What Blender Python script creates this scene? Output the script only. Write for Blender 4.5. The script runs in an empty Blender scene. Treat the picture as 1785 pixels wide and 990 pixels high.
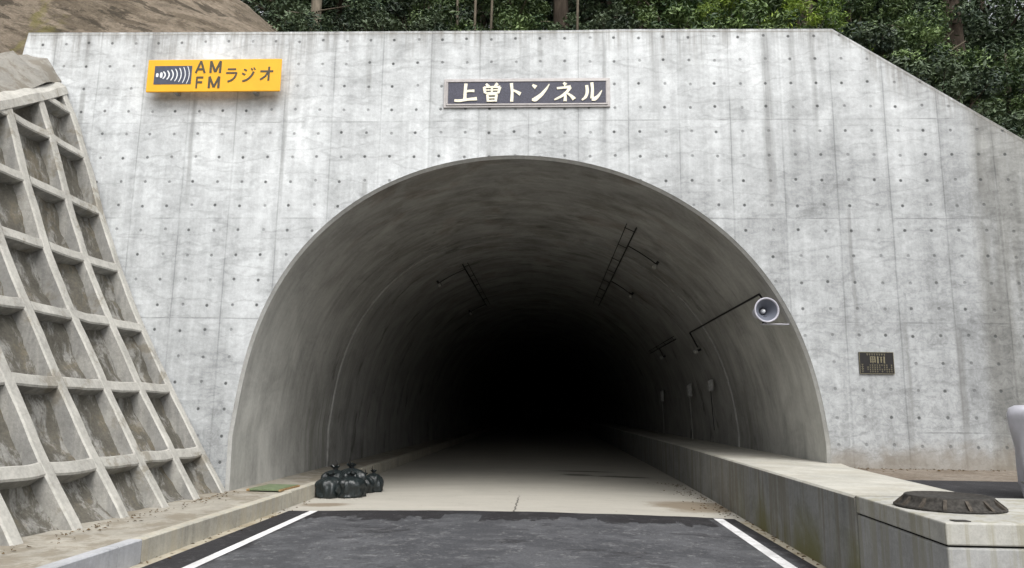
import bpy, bmesh, math, random
import numpy as np
from mathutils import Vector, Matrix, noise as mnoise

random.seed(7)
R = math.radians
scene = bpy.context.scene

# ------------------------------------------------------------------ camera
cam_data = bpy.data.cameras.new("camera")
cam = bpy.data.objects.new("camera", cam_data)
scene.collection.objects.link(cam)
cam_data.sensor_width = 36.0
cam_data.lens = 36.0 * 1300.0 / 1785.0
cam_data.clip_start = 0.05
cam_data.clip_end = 3000.0
RC = [[0.99882273, -0.01273286, 0.04680847],
      [0.00470296, 0.98580883, 0.16780593],
      [-0.04828086, -0.16738823, 0.98470815]]
c0 = Vector((RC[0][0], RC[0][2], -RC[0][1]))
c1 = -Vector((RC[1][0], RC[1][2], -RC[1][1]))
c2 = -Vector((RC[2][0], RC[2][2], -RC[2][1]))
M = Matrix.Identity(4)
for i in range(3):
    M[i][0], M[i][1], M[i][2] = c0[i], c1[i], c2[i]
M[0][3], M[1][3], M[2][3] = 0.4165, -12.794, 1.659
cam.matrix_world = M
scene.camera = cam

# ------------------------------------------------------------------ world, sun, exposure
SUN_EL, SUN_AZ = 55.0, 164.0          # azimuth clockwise from +Y (north); the sun stands behind the camera
world = bpy.data.worlds.new("World")
scene.world = world
world.use_nodes = True
wn, wl = world.node_tree.nodes, world.node_tree.links
wn.clear()
sky = wn.new("ShaderNodeTexSky")
sky.sky_type = 'NISHITA'
sky.sun_disc = False
sky.sun_elevation = R(SUN_EL)
sky.sun_rotation = R(SUN_AZ)
sky.air_density = 1.0
sky.dust_density = 4.0
hs = wn.new("ShaderNodeHueSaturation")
hs.inputs['Saturation'].default_value = 0.16      # cloud cover takes the blue out
bg = wn.new("ShaderNodeBackground")
bg.inputs['Strength'].default_value = 0.15
wo = wn.new("ShaderNodeOutputWorld")
wl.new(sky.outputs[0], hs.inputs['Color'])
wl.new(hs.outputs[0], bg.inputs['Color'])
wl.new(bg.outputs[0], wo.inputs['Surface'])

sun_data = bpy.data.lights.new("sun", 'SUN')
sun_data.energy = 1.3
sun_data.angle = R(40)
sun_data.color = (1.0, 0.97, 0.93)
sun = bpy.data.objects.new("sun", sun_data)
scene.collection.objects.link(sun)
sd = Vector((math.sin(R(SUN_AZ)) * math.cos(R(SUN_EL)), math.cos(R(SUN_AZ)) * math.cos(R(SUN_EL)), math.sin(R(SUN_EL))))
sun.rotation_euler = sd.to_track_quat('Z', 'Y').to_euler()

vs = scene.view_settings
vs.view_transform = 'Standard'
vs.look = 'None'
vs.gamma = 1.0
vs.use_curve_mapping = False
vs.exposure = 0.60
scene.cycles.max_bounces = 8
scene.cycles.diffuse_bounces = 6
scene.cycles.use_denoising = True

# ------------------------------------------------------------------ object helpers
def link(name, me, mat=None, parent=None, loc=(0, 0, 0)):
    o = bpy.data.objects.new(name, me)
    scene.collection.objects.link(o)
    if mat is not None:
        me.materials.clear()
        me.materials.append(mat)
    o.parent = parent
    o.location = loc
    return o

def empty(name, loc, label, cat, group=None, rz=0.0):
    o = bpy.data.objects.new(name, None)
    scene.collection.objects.link(o)
    o.location = loc
    o.rotation_euler = (0, 0, rz)
    o.empty_display_size = 0.2
    return tag(o, label, cat, group)

def tag(o, label, cat, group=None, kind=None):
    if label: o["label"] = label
    if cat: o["category"] = cat
    if group: o["group"] = group
    if kind: o["kind"] = kind
    return o

def structure(o, label, cat):
    o["kind"] = "structure"
    return tag(o, label, cat)

def dup(root, loc, rz=0.0, scale=1.0, label=None, group=None):
    r = root.copy()
    scene.collection.objects.link(r)
    r.location = loc
    r.rotation_euler = (0, 0, rz)
    r.scale = (scale, scale, scale)
    if label: r["label"] = label
    if group: r["group"] = group
    for ch in list(root.children):
        c = ch.copy()
        scene.collection.objects.link(c)
        c.parent = r
        for g in list(ch.children):
            d = g.copy()
            scene.collection.objects.link(d)
            d.parent = c
    return r

def mesh(name, verts, faces, smooth=False):
    me = bpy.data.meshes.new(name)
    me.from_pydata([tuple(v) for v in verts], [], faces)
    me.update()
    if smooth:
        me.polygons.foreach_set("use_smooth", [True] * len(me.polygons))
    return me

class MB:
    """collects shapes into one mesh"""
    def __init__(self):
        self.v, self.f = [], []
    def add(self, v, f):
        b = len(self.v)
        self.v += [tuple(p) for p in v]
        self.f += [tuple(i + b for i in q) for q in f]
        return self
    def box(self, x0, x1, y0, y1, z0, z1):
        v = [(x0, y0, z0), (x1, y0, z0), (x1, y1, z0), (x0, y1, z0), (x0, y0, z1), (x1, y0, z1), (x1, y1, z1), (x0, y1, z1)]
        f = [(0, 3, 2, 1), (4, 5, 6, 7), (0, 1, 5, 4), (1, 2, 6, 5), (2, 3, 7, 6), (3, 0, 4, 7)]
        return self.add(v, f)
    def prism(self, poly, z0, z1):
        n = len(poly)
        v = [(x, y, z0) for x, y in poly] + [(x, y, z1) for x, y in poly]
        f = [tuple(range(n - 1, -1, -1)), tuple(range(n, 2 * n))]
        f += [(i, (i + 1) % n, n + (i + 1) % n, n + i) for i in range(n)]
        return self.add(v, f)
    def grid(self, rows):
        h, w = len(rows), len(rows[0])
        v = [p for r in rows for p in r]
        f = [(j * w + i, j * w + i + 1, (j + 1) * w + i + 1, (j + 1) * w + i) for j in range(h - 1) for i in range(w - 1)]
        return self.add(v, f)
    def tube(self, pts, rad, seg=8, caps=True):
        pts = [Vector(p) for p in pts]
        rads = rad if isinstance(rad, (list, tuple)) else [rad] * len(pts)
        rows = []
        up = None
        for i, p in enumerate(pts):
            t = (pts[min(i + 1, len(pts) - 1)] - pts[max(i - 1, 0)]).normalized()
            if up is None:
                up = t.orthogonal().normalized()
            up = (up - t * up.dot(t)).normalized()
            s = t.cross(up)
            rows.append([p + (up * math.cos(a) + s * math.sin(a)) * rads[i] for a in [2 * math.pi * k / seg for k in range(seg)]])
        v = [q for r in rows for q in r]
        f = []
        for j in range(len(rows) - 1):
            for k in range(seg):
                f.append((j * seg + k, j * seg + (k + 1) % seg, (j + 1) * seg + (k + 1) % seg, (j + 1) * seg + k))
        if caps:
            f.append(tuple(range(seg - 1, -1, -1)))
            f.append(tuple((len(rows) - 1) * seg + k for k in range(seg)))
        return self.add(v, f)
    def lathe(self, prof, seg=40, axis='Z', c=(0, 0, 0)):
        v, f = [], []
        for r, h in prof:
            for k in range(seg):
                a = 2 * math.pi * k / seg
                x, y = r * math.cos(a), r * math.sin(a)
                p = (x, y, h) if axis == 'Z' else (x, h, y)
                v.append((p[0] + c[0], p[1] + c[1], p[2] + c[2]))
        n = len(prof)
        for j in range(n - 1):
            for k in range(seg):
                q = (j * seg + k, j * seg + (k + 1) % seg, (j + 1) * seg + (k + 1) % seg, (j + 1) * seg + k)
                f.append(q if axis == 'Z' else q[::-1])
        return self.add(v, f)
    def build(self, name, mat, parent=None, loc=(0, 0, 0), smooth=False, bevel=0.0, off=None, seg=2):
        v = self.v
        if off is not None:
            v = [(p[0] - off[0], p[1] - off[1], p[2] - off[2]) for p in v]
        me = mesh(name, v, self.f, smooth)
        o = link(name, me, mat, parent, loc)
        if bevel > 0:
            b = o.modifiers.new("bevel", 'BEVEL')
            b.width = bevel
            b.segments = seg
            b.limit_method = 'ANGLE'
            b.angle_limit = R(35)
        return o

# ------------------------------------------------------------------ material helpers
class G:
    def __init__(self, name):
        self.m = bpy.data.materials.new(name)
        self.m.use_nodes = True
        self.nt = self.m.node_tree
        self.nt.nodes.clear()
        self.o = self.nt.nodes.new("ShaderNodeOutputMaterial")
        self.b = self.nt.nodes.new("ShaderNodeBsdfPrincipled")
        self.nt.links.new(self.b.outputs[0], self.o.inputs['Surface'])
    def put(self, sock, val):
        if hasattr(val, 'node'):
            self.nt.links.new(val, sock)
        elif isinstance(val, (tuple, list)):
            sock.default_value = tuple(val) + ((1.0,) if len(val) == 3 and len(sock.default_value) == 4 else ())
        else:
            sock.default_value = val
    def pos(self):
        g = self.nt.nodes.new("ShaderNodeNewGeometry")
        return g.outputs['Position']
    def obj(self):
        return self.nt.nodes.new("ShaderNodeTexCoord").outputs['Object']
    def orand(self):
        return self.nt.nodes.new("ShaderNodeObjectInfo").outputs['Random']
    def xyz(self, v):
        s = self.nt.nodes.new("ShaderNodeSeparateXYZ")
        self.put(s.inputs[0], v)
        return s.outputs[0], s.outputs[1], s.outputs[2]
    def comb(self, x, y, z):
        s = self.nt.nodes.new("ShaderNodeCombineXYZ")
        for i, a in enumerate((x, y, z)):
            self.put(s.inputs[i], a)
        return s.outputs[0]
    def m_(self, op, a, b=0.0, c=0.0, clamp=False):
        n = self.nt.nodes.new("ShaderNodeMath")
        n.operation = op
        n.use_clamp = clamp
        for i, x in enumerate((a, b, c)):
            self.put(n.inputs[i], x)
        return n.outputs[0]
    def add(self, a, b): return self.m_('ADD', a, b)
    def sub(self, a, b): return self.m_('SUBTRACT', a, b)
    def c(self, n, k): return self.mul(self.sub(self.ss(n, 0.28, 0.72), 0.5), k)      # contrast-stretched noise, +-k/2
    def mul(self, a, b): return self.m_('MULTIPLY', a, b)
    def ss(self, x, e0, e1, o0=0.0, o1=1.0):
        n = self.nt.nodes.new("ShaderNodeMapRange")
        n.interpolation_type = 'SMOOTHSTEP'
        inv = e0 > e1
        self.put(n.inputs['Value'], x)
        if inv:
            e0, e1, o0, o1 = e1, e0, o1, o0
        for k, val in (('From Min', e0), ('From Max', e1), ('To Min', o0), ('To Max', o1)):
            self.put(n.inputs[k], val)
        return n.outputs[0]
    def vscale(self, v, s):
        n = self.nt.nodes.new("ShaderNodeVectorMath")
        n.operation = 'MULTIPLY'
        self.put(n.inputs[0], v)
        n.inputs[1].default_value = s
        return n.outputs[0]
    def noise(self, v, scale=1.0, detail=5.0, rough=0.55, dist=0.0, stretch=None):
        n = self.nt.nodes.new("ShaderNodeTexNoise")
        if stretch:
            v = self.vscale(v, stretch)
        self.put(n.inputs['Vector'], v)
        n.inputs['Scale'].default_value = scale
        n.inputs['Detail'].default_value = detail
        n.inputs['Roughness'].default_value = rough
        n.inputs['Distortion'].default_value = dist
        return n.outputs[0]
    def white(self, v):
        n = self.nt.nodes.new("ShaderNodeTexWhiteNoise")
        n.noise_dimensions = '3D'
        self.put(n.inputs['Vector'], v)
        return n.outputs['Value']
    def vor(self, v, scale=1.0, feature='F1'):
        n = self.nt.nodes.new("ShaderNodeTexVoronoi")
        n.feature = feature
        self.put(n.inputs['Vector'], v)
        n.inputs['Scale'].default_value = scale
        return n.outputs['Distance']
    def mix(self, fac, a, b, mode='MIX'):
        n = self.nt.nodes.new("ShaderNodeMix")
        n.data_type = 'RGBA'
        n.blend_type = mode
        n.clamp_factor = True
        self.put(n.inputs['Factor'], fac)
        self.put(n.inputs[6], a)
        self.put(n.inputs[7], b)
        return n.outputs[2]
    def gain(self, col, f):
        n = self.nt.nodes.new("ShaderNodeVectorMath")
        n.operation = 'SCALE'
        self.put(n.inputs[0], col)
        self.put(n.inputs['Scale'], f)
        return n.outputs[0]
    def attr(self, name):
        n = self.nt.nodes.new("ShaderNodeAttribute")
        n.attribute_name = name
        return n.outputs['Fac']
    def bump(self, h, strength=0.3, dist=0.02):
        n = self.nt.nodes.new("ShaderNodeBump")
        n.inputs['Strength'].default_value = strength
        n.inputs['Distance'].default_value = dist
        self.put(n.inputs['Height'], h)
        return n.outputs[0]
    def done(self, col, rough=0.85, normal=None, spec=0.3, metal=0.0):
        self.put(self.b.inputs['Base Color'], col)
        self.put(self.b.inputs['Roughness'], rough)
        self.b.inputs['Specular IOR Level'].default_value = spec
        self.b.inputs['Metallic'].default_value = metal
        if normal is not None:
            self.put(self.b.inputs['Normal'], normal)
        return self.m

def plain(name, col, rough=0.6, spec=0.4, metal=0.0, vary=0.15, scale=14.0, bump=0.0):
    g = G(name)
    n = g.noise(g.obj(), scale, 4)
    c = g.gain(col, g.ss(n, 0.25, 0.75, 1.0 - vary, 1.0 + vary))
    return g.done(c, rough, g.bump(n, bump, 0.01) if bump else None, spec, metal)

X0, GZ, PU, PV = 7.85, 8.42, 0.45, 0.45335       # tie hole grid of the headwall

def headwall_material():
    g = G("formed_concrete")
    p = g.pos()
    x, y, z = g.xyz(p)
    u = g.m_('DIVIDE', g.add(x, X0), PU)
    v = g.m_('DIVIDE', g.sub(GZ, z), PV)
    iu, iv = g.m_('FLOOR', g.add(u, 0.5)), g.m_('FLOOR', g.add(v, 0.5))
    rnd = g.white(g.comb(iu, iv, 3.0))
    rnd2 = g.white(g.comb(iu, iv, 9.0))
    du = g.mul(g.add(g.sub(u, iu), g.mul(g.sub(rnd, 0.5), 0.07)), PU)
    dv = g.mul(g.add(g.sub(v, iv), g.mul(g.sub(rnd2, 0.5), 0.07)), PV)
    d = g.m_('SQRT', g.add(g.mul(du, du), g.mul(dv, dv)))
    hole = g.ss(d, 0.037, 0.015)
    hole_amt = g.mul(hole, g.ss(rnd, 0.0, 0.9, 0.42, 0.92))
    halo = g.mul(g.ss(d, 0.13, 0.03), g.ss(rnd2, 0.5, 1.0, 0.0, 0.09))
    # board seams: every second column, every fourth row
    pu = g.m_('DIVIDE', g.sub(u, 1.55), 2.0)
    pv = g.m_('DIVIDE', g.sub(v, 3.52), 4.0)
    wob = g.mul(g.sub(g.noise(p, 0.9, 3), 0.5), 0.035)
    fu = g.mul(g.m_('ABSOLUTE', g.sub(g.m_('FRACT', g.add(g.add(pu, wob), 0.5)), 0.5)), 2 * PU)
    fv = g.mul(g.m_('ABSOLUTE', g.sub(g.m_('FRACT', g.add(g.add(pv, g.mul(wob, 0.3)), 0.5)), 0.5)), 4 * PV)
    ipu, ipv = g.m_('FLOOR', pu), g.m_('FLOOR', pv)
    cpu = g.m_('FLOOR', g.add(pu, 0.5))
    seam_r = g.noise(g.comb(g.mul(cpu, 7.3), 0.0, g.mul(z, 0.55)), 1.0, 4, 0.6)
    vs_line = g.mul(g.ss(fu, 0.022, 0.004), g.ss(seam_r, 0.40, 0.62, 0.08, 0.75))
    vs_wide = g.mul(g.ss(fu, 0.11, 0.0), g.ss(seam_r, 0.46, 0.66, 0.0, 0.40))
    vs_light = g.mul(g.ss(g.m_('ABSOLUTE', g.sub(fu, 0.035)), 0.022, 0.004), g.ss(seam_r, 0.5, 0.36, 0.0, 0.42))
    hseam_r = g.noise(g.comb(g.mul(x, 0.8), 0.0, g.mul(g.m_('FLOOR', g.add(pv, 0.5)), 5.1)), 1.0, 4, 0.65)
    hs_line = g.mul(g.ss(fv, 0.020, 0.004), g.ss(hseam_r, 0.42, 0.60, 0.05, 0.60))
    hs_light = g.mul(g.ss(fv, 0.020, 0.004), g.ss(hseam_r, 0.45, 0.34, 0.0, 0.6))
    tone = g.sub(g.white(g.comb(ipu, ipv, 1.0)), 0.5)
    # mottling
    big = g.noise(p, 0.33, 6, 0.6, 0.6)
    mid = g.noise(p, 1.5, 7, 0.66, 0.8)
    cloud = g.noise(p, 3.4, 6, 0.62, 1.2, (0.8, 1, 1.7))
    fine = g.noise(p, 16.0, 6, 0.7)
    speck = g.noise(p, 60.0, 3, 0.7)
    streak = g.noise(p, 1.0, 6, 0.62, 0.15, (5.5, 1.0, 0.16))
    streak2 = g.noise(p, 1.0, 5, 0.6, 0.1, (2.0, 1.0, 0.10))
    f = g.add(1.0, g.mul(tone, 0.13))
    f = g.add(f, g.c(big, 0.22))
    f = g.add(f, g.c(mid, 0.20))
    f = g.add(f, g.c(cloud, 0.21))
    f = g.add(f, g.c(fine, 0.2))
    f = g.add(f, g.c(speck, 0.12))
    f = g.add(f, g.c(streak, 0.20))
    f = g.add(f, g.c(streak2, 0.12))
    # painted falloff of light, bright top to dim lower right, broken by damp mottling
    damp_shade = g.add(g.add(g.mul(z, -0.085), g.mul(x, 0.028)), g.mul(g.sub(g.noise(p, 0.5, 5, 0.6), 0.5), 0.9))
    f = g.mul(f, g.ss(damp_shade, -0.85, 0.15, 1.20, 0.72))
    rough_p = g.mul(g.ss(damp_shade, -0.6, 0.1), g.ss(g.noise(p, 6.5, 5, 0.75, 1.5), 0.44, 0.60))
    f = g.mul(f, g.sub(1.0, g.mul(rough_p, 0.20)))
    pale = g.mul(g.ss(g.noise(p, 0.9, 5, 0.6, 0.8, (1.2, 1, 0.8)), 0.52, 0.66), g.ss(z, 2.0, 6.5))
    f = g.mul(f, g.add(1.0, g.mul(pale, 0.13)))
    # dark wing at the far right
    wing = g.mul(g.ss(g.add(x, g.mul(g.sub(z, 1.0), -0.02)), 7.55, 7.8), 0.24)
    wing = g.mul(wing, g.ss(g.noise(p, 1.2, 5, 0.6, 0.3, (3, 1, 0.4)), 0.3, 0.55, 0.35, 1.0))
    f = g.mul(f, g.sub(1.0, wing))
    lines = g.m_('MAXIMUM', g.m_('MAXIMUM', vs_line, hs_line), vs_wide)
    f = g.mul(f, g.sub(1.0, g.mul(lines, 0.50)))
    f = g.add(f, g.mul(g.m_('MAXIMUM', vs_light, hs_light), 0.22))
    f = g.mul(f, g.sub(1.0, halo))
    # pour lines: soft wavy horizontal tide marks
    tide = g.noise(g.comb(g.mul(x, 0.35), 0.0, g.add(g.mul(z, 1.9), g.mul(mid, 0.5))), 1.0, 3, 0.5)
    f = g.mul(f, g.ss(g.m_('ABSOLUTE', g.sub(tide, 0.52)), 0.0, 0.02, 0.85, 1.0))
    col = g.gain((0.468, 0.485, 0.492), f)
    col = g.mix(g.mul(wing, 1.6), col, g.gain((0.33, 0.32, 0.27), f))
    # run-off stains below the top edge
    edge = g.m_('MINIMUM', 8.6, g.sub(8.55, g.mul(g.sub(x, 5.53), 0.671)))
    below = g.sub(edge, z)
    run = g.noise(p, 1.0, 6, 0.72, 0.0, (6.5, 1.0, 0.22))
    run_w = g.noise(g.comb(x, 0.0, 0.0), 0.55, 3, 0.6)
    reach = g.add(0.15, g.mul(g.ss(run_w, 0.35, 0.75), 1.3))
    st = g.mul(g.ss(g.m_('DIVIDE', below, reach), 1.0, 0.05), g.ss(run, 0.42, 0.66))
    col = g.mix(g.mul(st, 0.62), col, (0.19, 0.18, 0.165))
    st2 = g.mul(g.ss(below, 0.16, 0.02), g.ss(g.noise(p, 7.0, 4, 0.7), 0.35, 0.65))
    col = g.mix(g.mul(st2, 0.35), col, (0.15, 0.14, 0.12))
    # long drips from some holes
    drip_c = g.white(g.comb(iu, 4.0, 4.0))
    drip = g.mul(g.ss(g.m_('ABSOLUTE', du), 0.075, 0.02), g.ss(drip_c, 0.86, 0.92))
    drip = g.mul(drip, g.ss(g.noise(g.comb(g.mul(iu, 3.1), 0.0, z), 0.6, 4, 0.6), 0.44, 0.6))
    col = g.mix(g.mul(drip, 0.45), col, (0.17, 0.17, 0.16))
    def run_mark(x0, w, z0, z1, amt):
        wx = g.add(g.sub(x, x0), g.mul(g.sub(g.noise(g.comb(x0, 0.0, z), 1.3, 3), 0.5), 0.10))
        k = g.ss(g.m_('ABSOLUTE', wx), w, w * 0.25)
        k = g.mul(k, g.mul(g.ss(z, z0 + 0.2, z0 - 0.15), g.ss(z, z1 - 0.5, z1 + 1.0)))
        return g.mul(g.mul(k, g.ss(run, 0.36, 0.56, 0.35, 1.0)), amt)
    marks = run_mark(4.32, 0.12, 8.45, 5.0, 0.50)
    for a_ in ((4.78, 0.16, 8.5, 5.9, 0.35), (-4.42, 0.05, 8.5, 5.4, 0.55), (-6.15, 0.06, 7.3, 5.2, 0.45), (-1.72, 0.06, 8.6, 6.6, 0.35), (1.42, 0.05, 8.55, 6.3, 0.4),
               (6.42, 0.07, 3.2, 0.9, 0.50), (7.28, 0.10, 3.0, 0.9, 0.55), (5.62, 0.05, 5.2, 2.9, 0.45), (2.35, 0.14, 8.5, 6.9, 0.3), (5.15, 0.07, 8.5, 6.2, 0.35), (-7.1, 0.12, 8.6, 7.3, 0.3), (-2.9, 0.1, 8.6, 7.2, 0.3)):
        marks = g.m_('MAXIMUM', marks, run_mark(*a_))
    col = g.mix(marks, col, (0.155, 0.155, 0.15))
    # earth splash at the foot
    foot = g.mul(g.ss(g.add(z, g.mul(g.sub(mid, 0.5), 0.9)), 1.35, 0.85), g.ss(x, 4.6, 5.2))
    col = g.mix(g.mul(foot, 0.6), col, (0.20, 0.165, 0.12))
    col = g.mix(hole_amt, col, (0.075, 0.08, 0.08))
    # pinholes
    pin = g.mul(g.ss(g.vor(p, 9.0), 0.075, 0.03), g.ss(g.noise(p, 1.1, 3), 0.5, 0.62))
    col = g.mix(g.mul(pin, 0.5), col, (0.14, 0.14, 0.135))
    h = g.sub(g.add(g.mul(mid, 0.5), g.add(g.mul(fine, 0.30), g.mul(speck, 0.10))), g.add(g.mul(hole, 1.1), g.mul(lines, 0.35)))
    return g.done(col, g.ss(mid, 0.3, 0.7, 0.78, 0.92), g.bump(h, 0.35, 0.02), 0.25)

def lining_material():
    g = G("lining_concrete")
    p = g.pos()
    x, y, z = g.xyz(p)
    ang = g.m_('ARCTAN2', x, g.sub(z, 1.16))
    q = g.comb(g.mul(ang, 5.0), y, 0.0)
    arc = g.noise(q, 1.0, 6, 0.66, 0.4, (0.45, 2.6, 1.0))
    arc2 = g.noise(q, 1.0, 4, 0.6, 0.3, (0.5, 1.3, 1.0))
    blot = g.noise(q, 0.8, 6, 0.62, 0.9)
    drop = g.noise(q, 1.0, 6, 0.66, 0.1, (0.18, 6.0, 1.0))
    fine = g.noise(p, 14.0, 5, 0.65)
    f = g.add(1.0, g.c(arc, 0.2))
    f = g.add(f, g.c(arc2, 0.14))
    f = g.add(f, g.c(blot, 0.36))
    f = g.add(f, g.c(drop, 0.14))
    f = g.add(f, g.c(fine, 0.12))
    col = g.gain((0.30, 0.298, 0.285), f)
    warm = g.mul(g.ss(g.noise(q, 0.9, 5, 0.6, 0.8), 0.54, 0.66), g.ss(g.m_('ABSOLUTE', ang), 1.0, 0.6))
    col = g.mix(g.mul(warm, 0.30), col, g.gain((0.19, 0.135, 0.105), f))
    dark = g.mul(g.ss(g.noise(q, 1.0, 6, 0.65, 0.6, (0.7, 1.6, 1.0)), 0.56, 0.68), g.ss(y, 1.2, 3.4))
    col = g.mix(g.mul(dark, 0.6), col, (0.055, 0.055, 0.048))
    soot = g.mul(g.ss(g.noise(q, 1.3, 8, 0.70, 0.6, (0.7, 1.1, 1.0)), 0.45, 0.62), g.ss(g.m_('ABSOLUTE', ang), 1.25, 0.5))
    col = g.mix(g.mul(soot, 0.42), col, g.gain((0.115, 0.105, 0.085), f))
    # moss and seepage low down on the haunches near the first joint
    low = g.mul(g.ss(z, 2.9, 0.9), g.mul(g.ss(g.m_('ABSOLUTE', g.sub(y, 4.6)), 2.2, 0.2), g.ss(drop, 0.44, 0.6)))
    col = g.mix(g.mul(low, 0.7), col, (0.075, 0.078, 0.055))
    # pale concrete beside the portal, with daylight from the mouth painted in
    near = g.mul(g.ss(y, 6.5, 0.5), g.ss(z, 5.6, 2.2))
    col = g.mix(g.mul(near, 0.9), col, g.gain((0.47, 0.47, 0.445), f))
    h = g.add(g.mul(blot, 0.4), g.mul(fine, 0.4))
    return g.done(col, 0.82, g.bump(h, 0.3, 0.02), 0.25)

def cast_concrete(name, base, stain=(0.20, 0.17, 0.115), s_amt=0.5, vertical=True, pale_top=None, moss=0.0, streaky=1.0):
    g = G(name)
    p = g.pos()
    x, y, z = g.xyz(p)
    mid = g.noise(p, 1.6, 6, 0.65, 0.6)
    fine = g.noise(p, 18.0, 5, 0.7)
    sp = g.noise(p, 70.0, 3, 0.7)
    f = g.add(1.0, g.c(mid, 0.3))
    f = g.add(f, g.c(fine, 0.18))
    f = g.add(f, g.c(sp, 0.12))
    if vertical:
        st = g.noise(p, 1.0, 6, 0.66, 0.1, (5.0, 5.0, 0.22))
        f = g.add(f, g.c(st, 0.40 * streaky))
    else:
        st = g.noise(p, 2.0, 8, 0.74, 0.3)
    col = g.gain(base, f)
    col = g.mix(g.mul(g.ss(st, 0.47, 0.58), s_amt), col, stain)
    if moss > 0:
        lime = g.mul(g.ss(g.noise(p, 1.0, 4, 0.6, 0.0, (9.0, 9.0, 0.3)), 0.60, 0.68), g.ss(z, 0.0, 0.5))
        col = g.mix(g.mul(lime, 0.45), col, (0.42, 0.42, 0.40))
        mm = g.mul(g.ss(g.add(z, g.mul(g.sub(mid, 0.5), 0.9)), 0.75, 0.0), g.ss(g.noise(p, 1.1, 5, 0.65, 0.3, (1, 1, 0.3)), 0.40, 0.60))
        mm = g.mul(mm, g.ss(y, 1.5, -1.5))
        col = g.mix(g.mul(mm, moss), col, (0.155, 0.15, 0.055))
    h = g.add(g.mul(fine, 0.5), g.mul(sp, 0.25))
    return g.done(col, 0.85, g.bump(h, 0.3, 0.012), 0.25)

def asphalt_material():
    g = G("asphalt")
    p = g.pos()
    x, y, z = g.xyz(p)
    grain = g.noise(p, 34.0, 4, 0.85)
    patch = g.noise(p, 0.75, 7, 0.66, 0.7, (0.8, 1.5, 1))
    drag = g.noise(p, 1.3, 9, 0.78, 0.1, (0.8, 1.5, 1.0))
    lum = g.noise(p, 5.0, 5, 0.7, 0.6)
    f = g.add(1.0, g.c(grain, 0.85))
    f = g.add(f, g.mul(g.sub(lum, 0.5), 0.5))
    old = g.gain((0.060, 0.062, 0.067), f)
    new = g.gain((0.023, 0.022, 0.024), f)
    dust = g.gain((0.120, 0.123, 0.130), f)
    # the rolled joint strip beside the tunnel slab and the edges stay dark, the lane is dusty
    edge = g.add(y, g.mul(g.sub(g.noise(p, 1.6, 5, 0.7, 0.4, (1.0, 0.6, 1)), 0.5), 2.2))
    edge = g.add(edge, g.mul(g.sub(g.white(g.comb(g.m_('FLOOR', g.mul(x, 1.7)), 2.0, 0.0)), 0.5), 0.7))
    edge = g.add(edge, g.mul(g.sub(g.white(g.comb(g.m_('FLOOR', g.mul(x, 4.1)), 5.0, 0.0)), 0.5), 0.25))
    side = g.sub(g.add(g.m_('ABSOLUTE', x), g.mul(g.sub(patch, 0.5), 0.8)), 3.25)
    fresh = g.m_('MAXIMUM', g.ss(edge, -1.22, -1.12), g.ss(side, -0.15, 0.05))
    fresh = g.m_('MAXIMUM', fresh, g.ss(patch, 0.57, 0.60, 0.0, 0.6))
    col = g.mix(fresh, old, new)
    streaks = g.mul(g.ss(drag, 0.50, 0.60), g.sub(1.0, g.mul(fresh, 0.8)))
    blotch = g.mul(g.ss(g.noise(p, 0.8, 9, 0.76, 0.1, (0.8, 0.6, 1)), 0.47, 0.53), g.sub(1.0, fresh))
    col = g.mix(g.mul(blotch, 0.40), col, dust)
    col = g.mix(g.mul(streaks, 0.42), col, dust)
    fleck = g.mul(g.ss(g.noise(p, 8.0, 6, 0.82, 0.1, (0.7, 0.7, 1)), 0.55, 0.62), g.sub(1.0, g.mul(fresh, 0.6)))
    col = g.mix(g.mul(fleck, 0.45), col, g.gain((0.22, 0.22, 0.22), f))
    # wheel tracks
    tr = g.ss(g.m_('ABSOLUTE', g.sub(x, 1.05)), 0.40, 0.12)
    tr = g.m_('MAXIMUM', tr, g.ss(g.m_('ABSOLUTE', g.add(x, 0.75)), 0.35, 0.1))
    col = g.mix(g.mul(tr, 0.22), col, g.gain((0.055, 0.058, 0.064), f))
    return g.done(col, g.ss(grain, 0.3, 0.7, 0.7, 0.9), g.bump(grain, 0.5, 0.012), 0.3)

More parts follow.
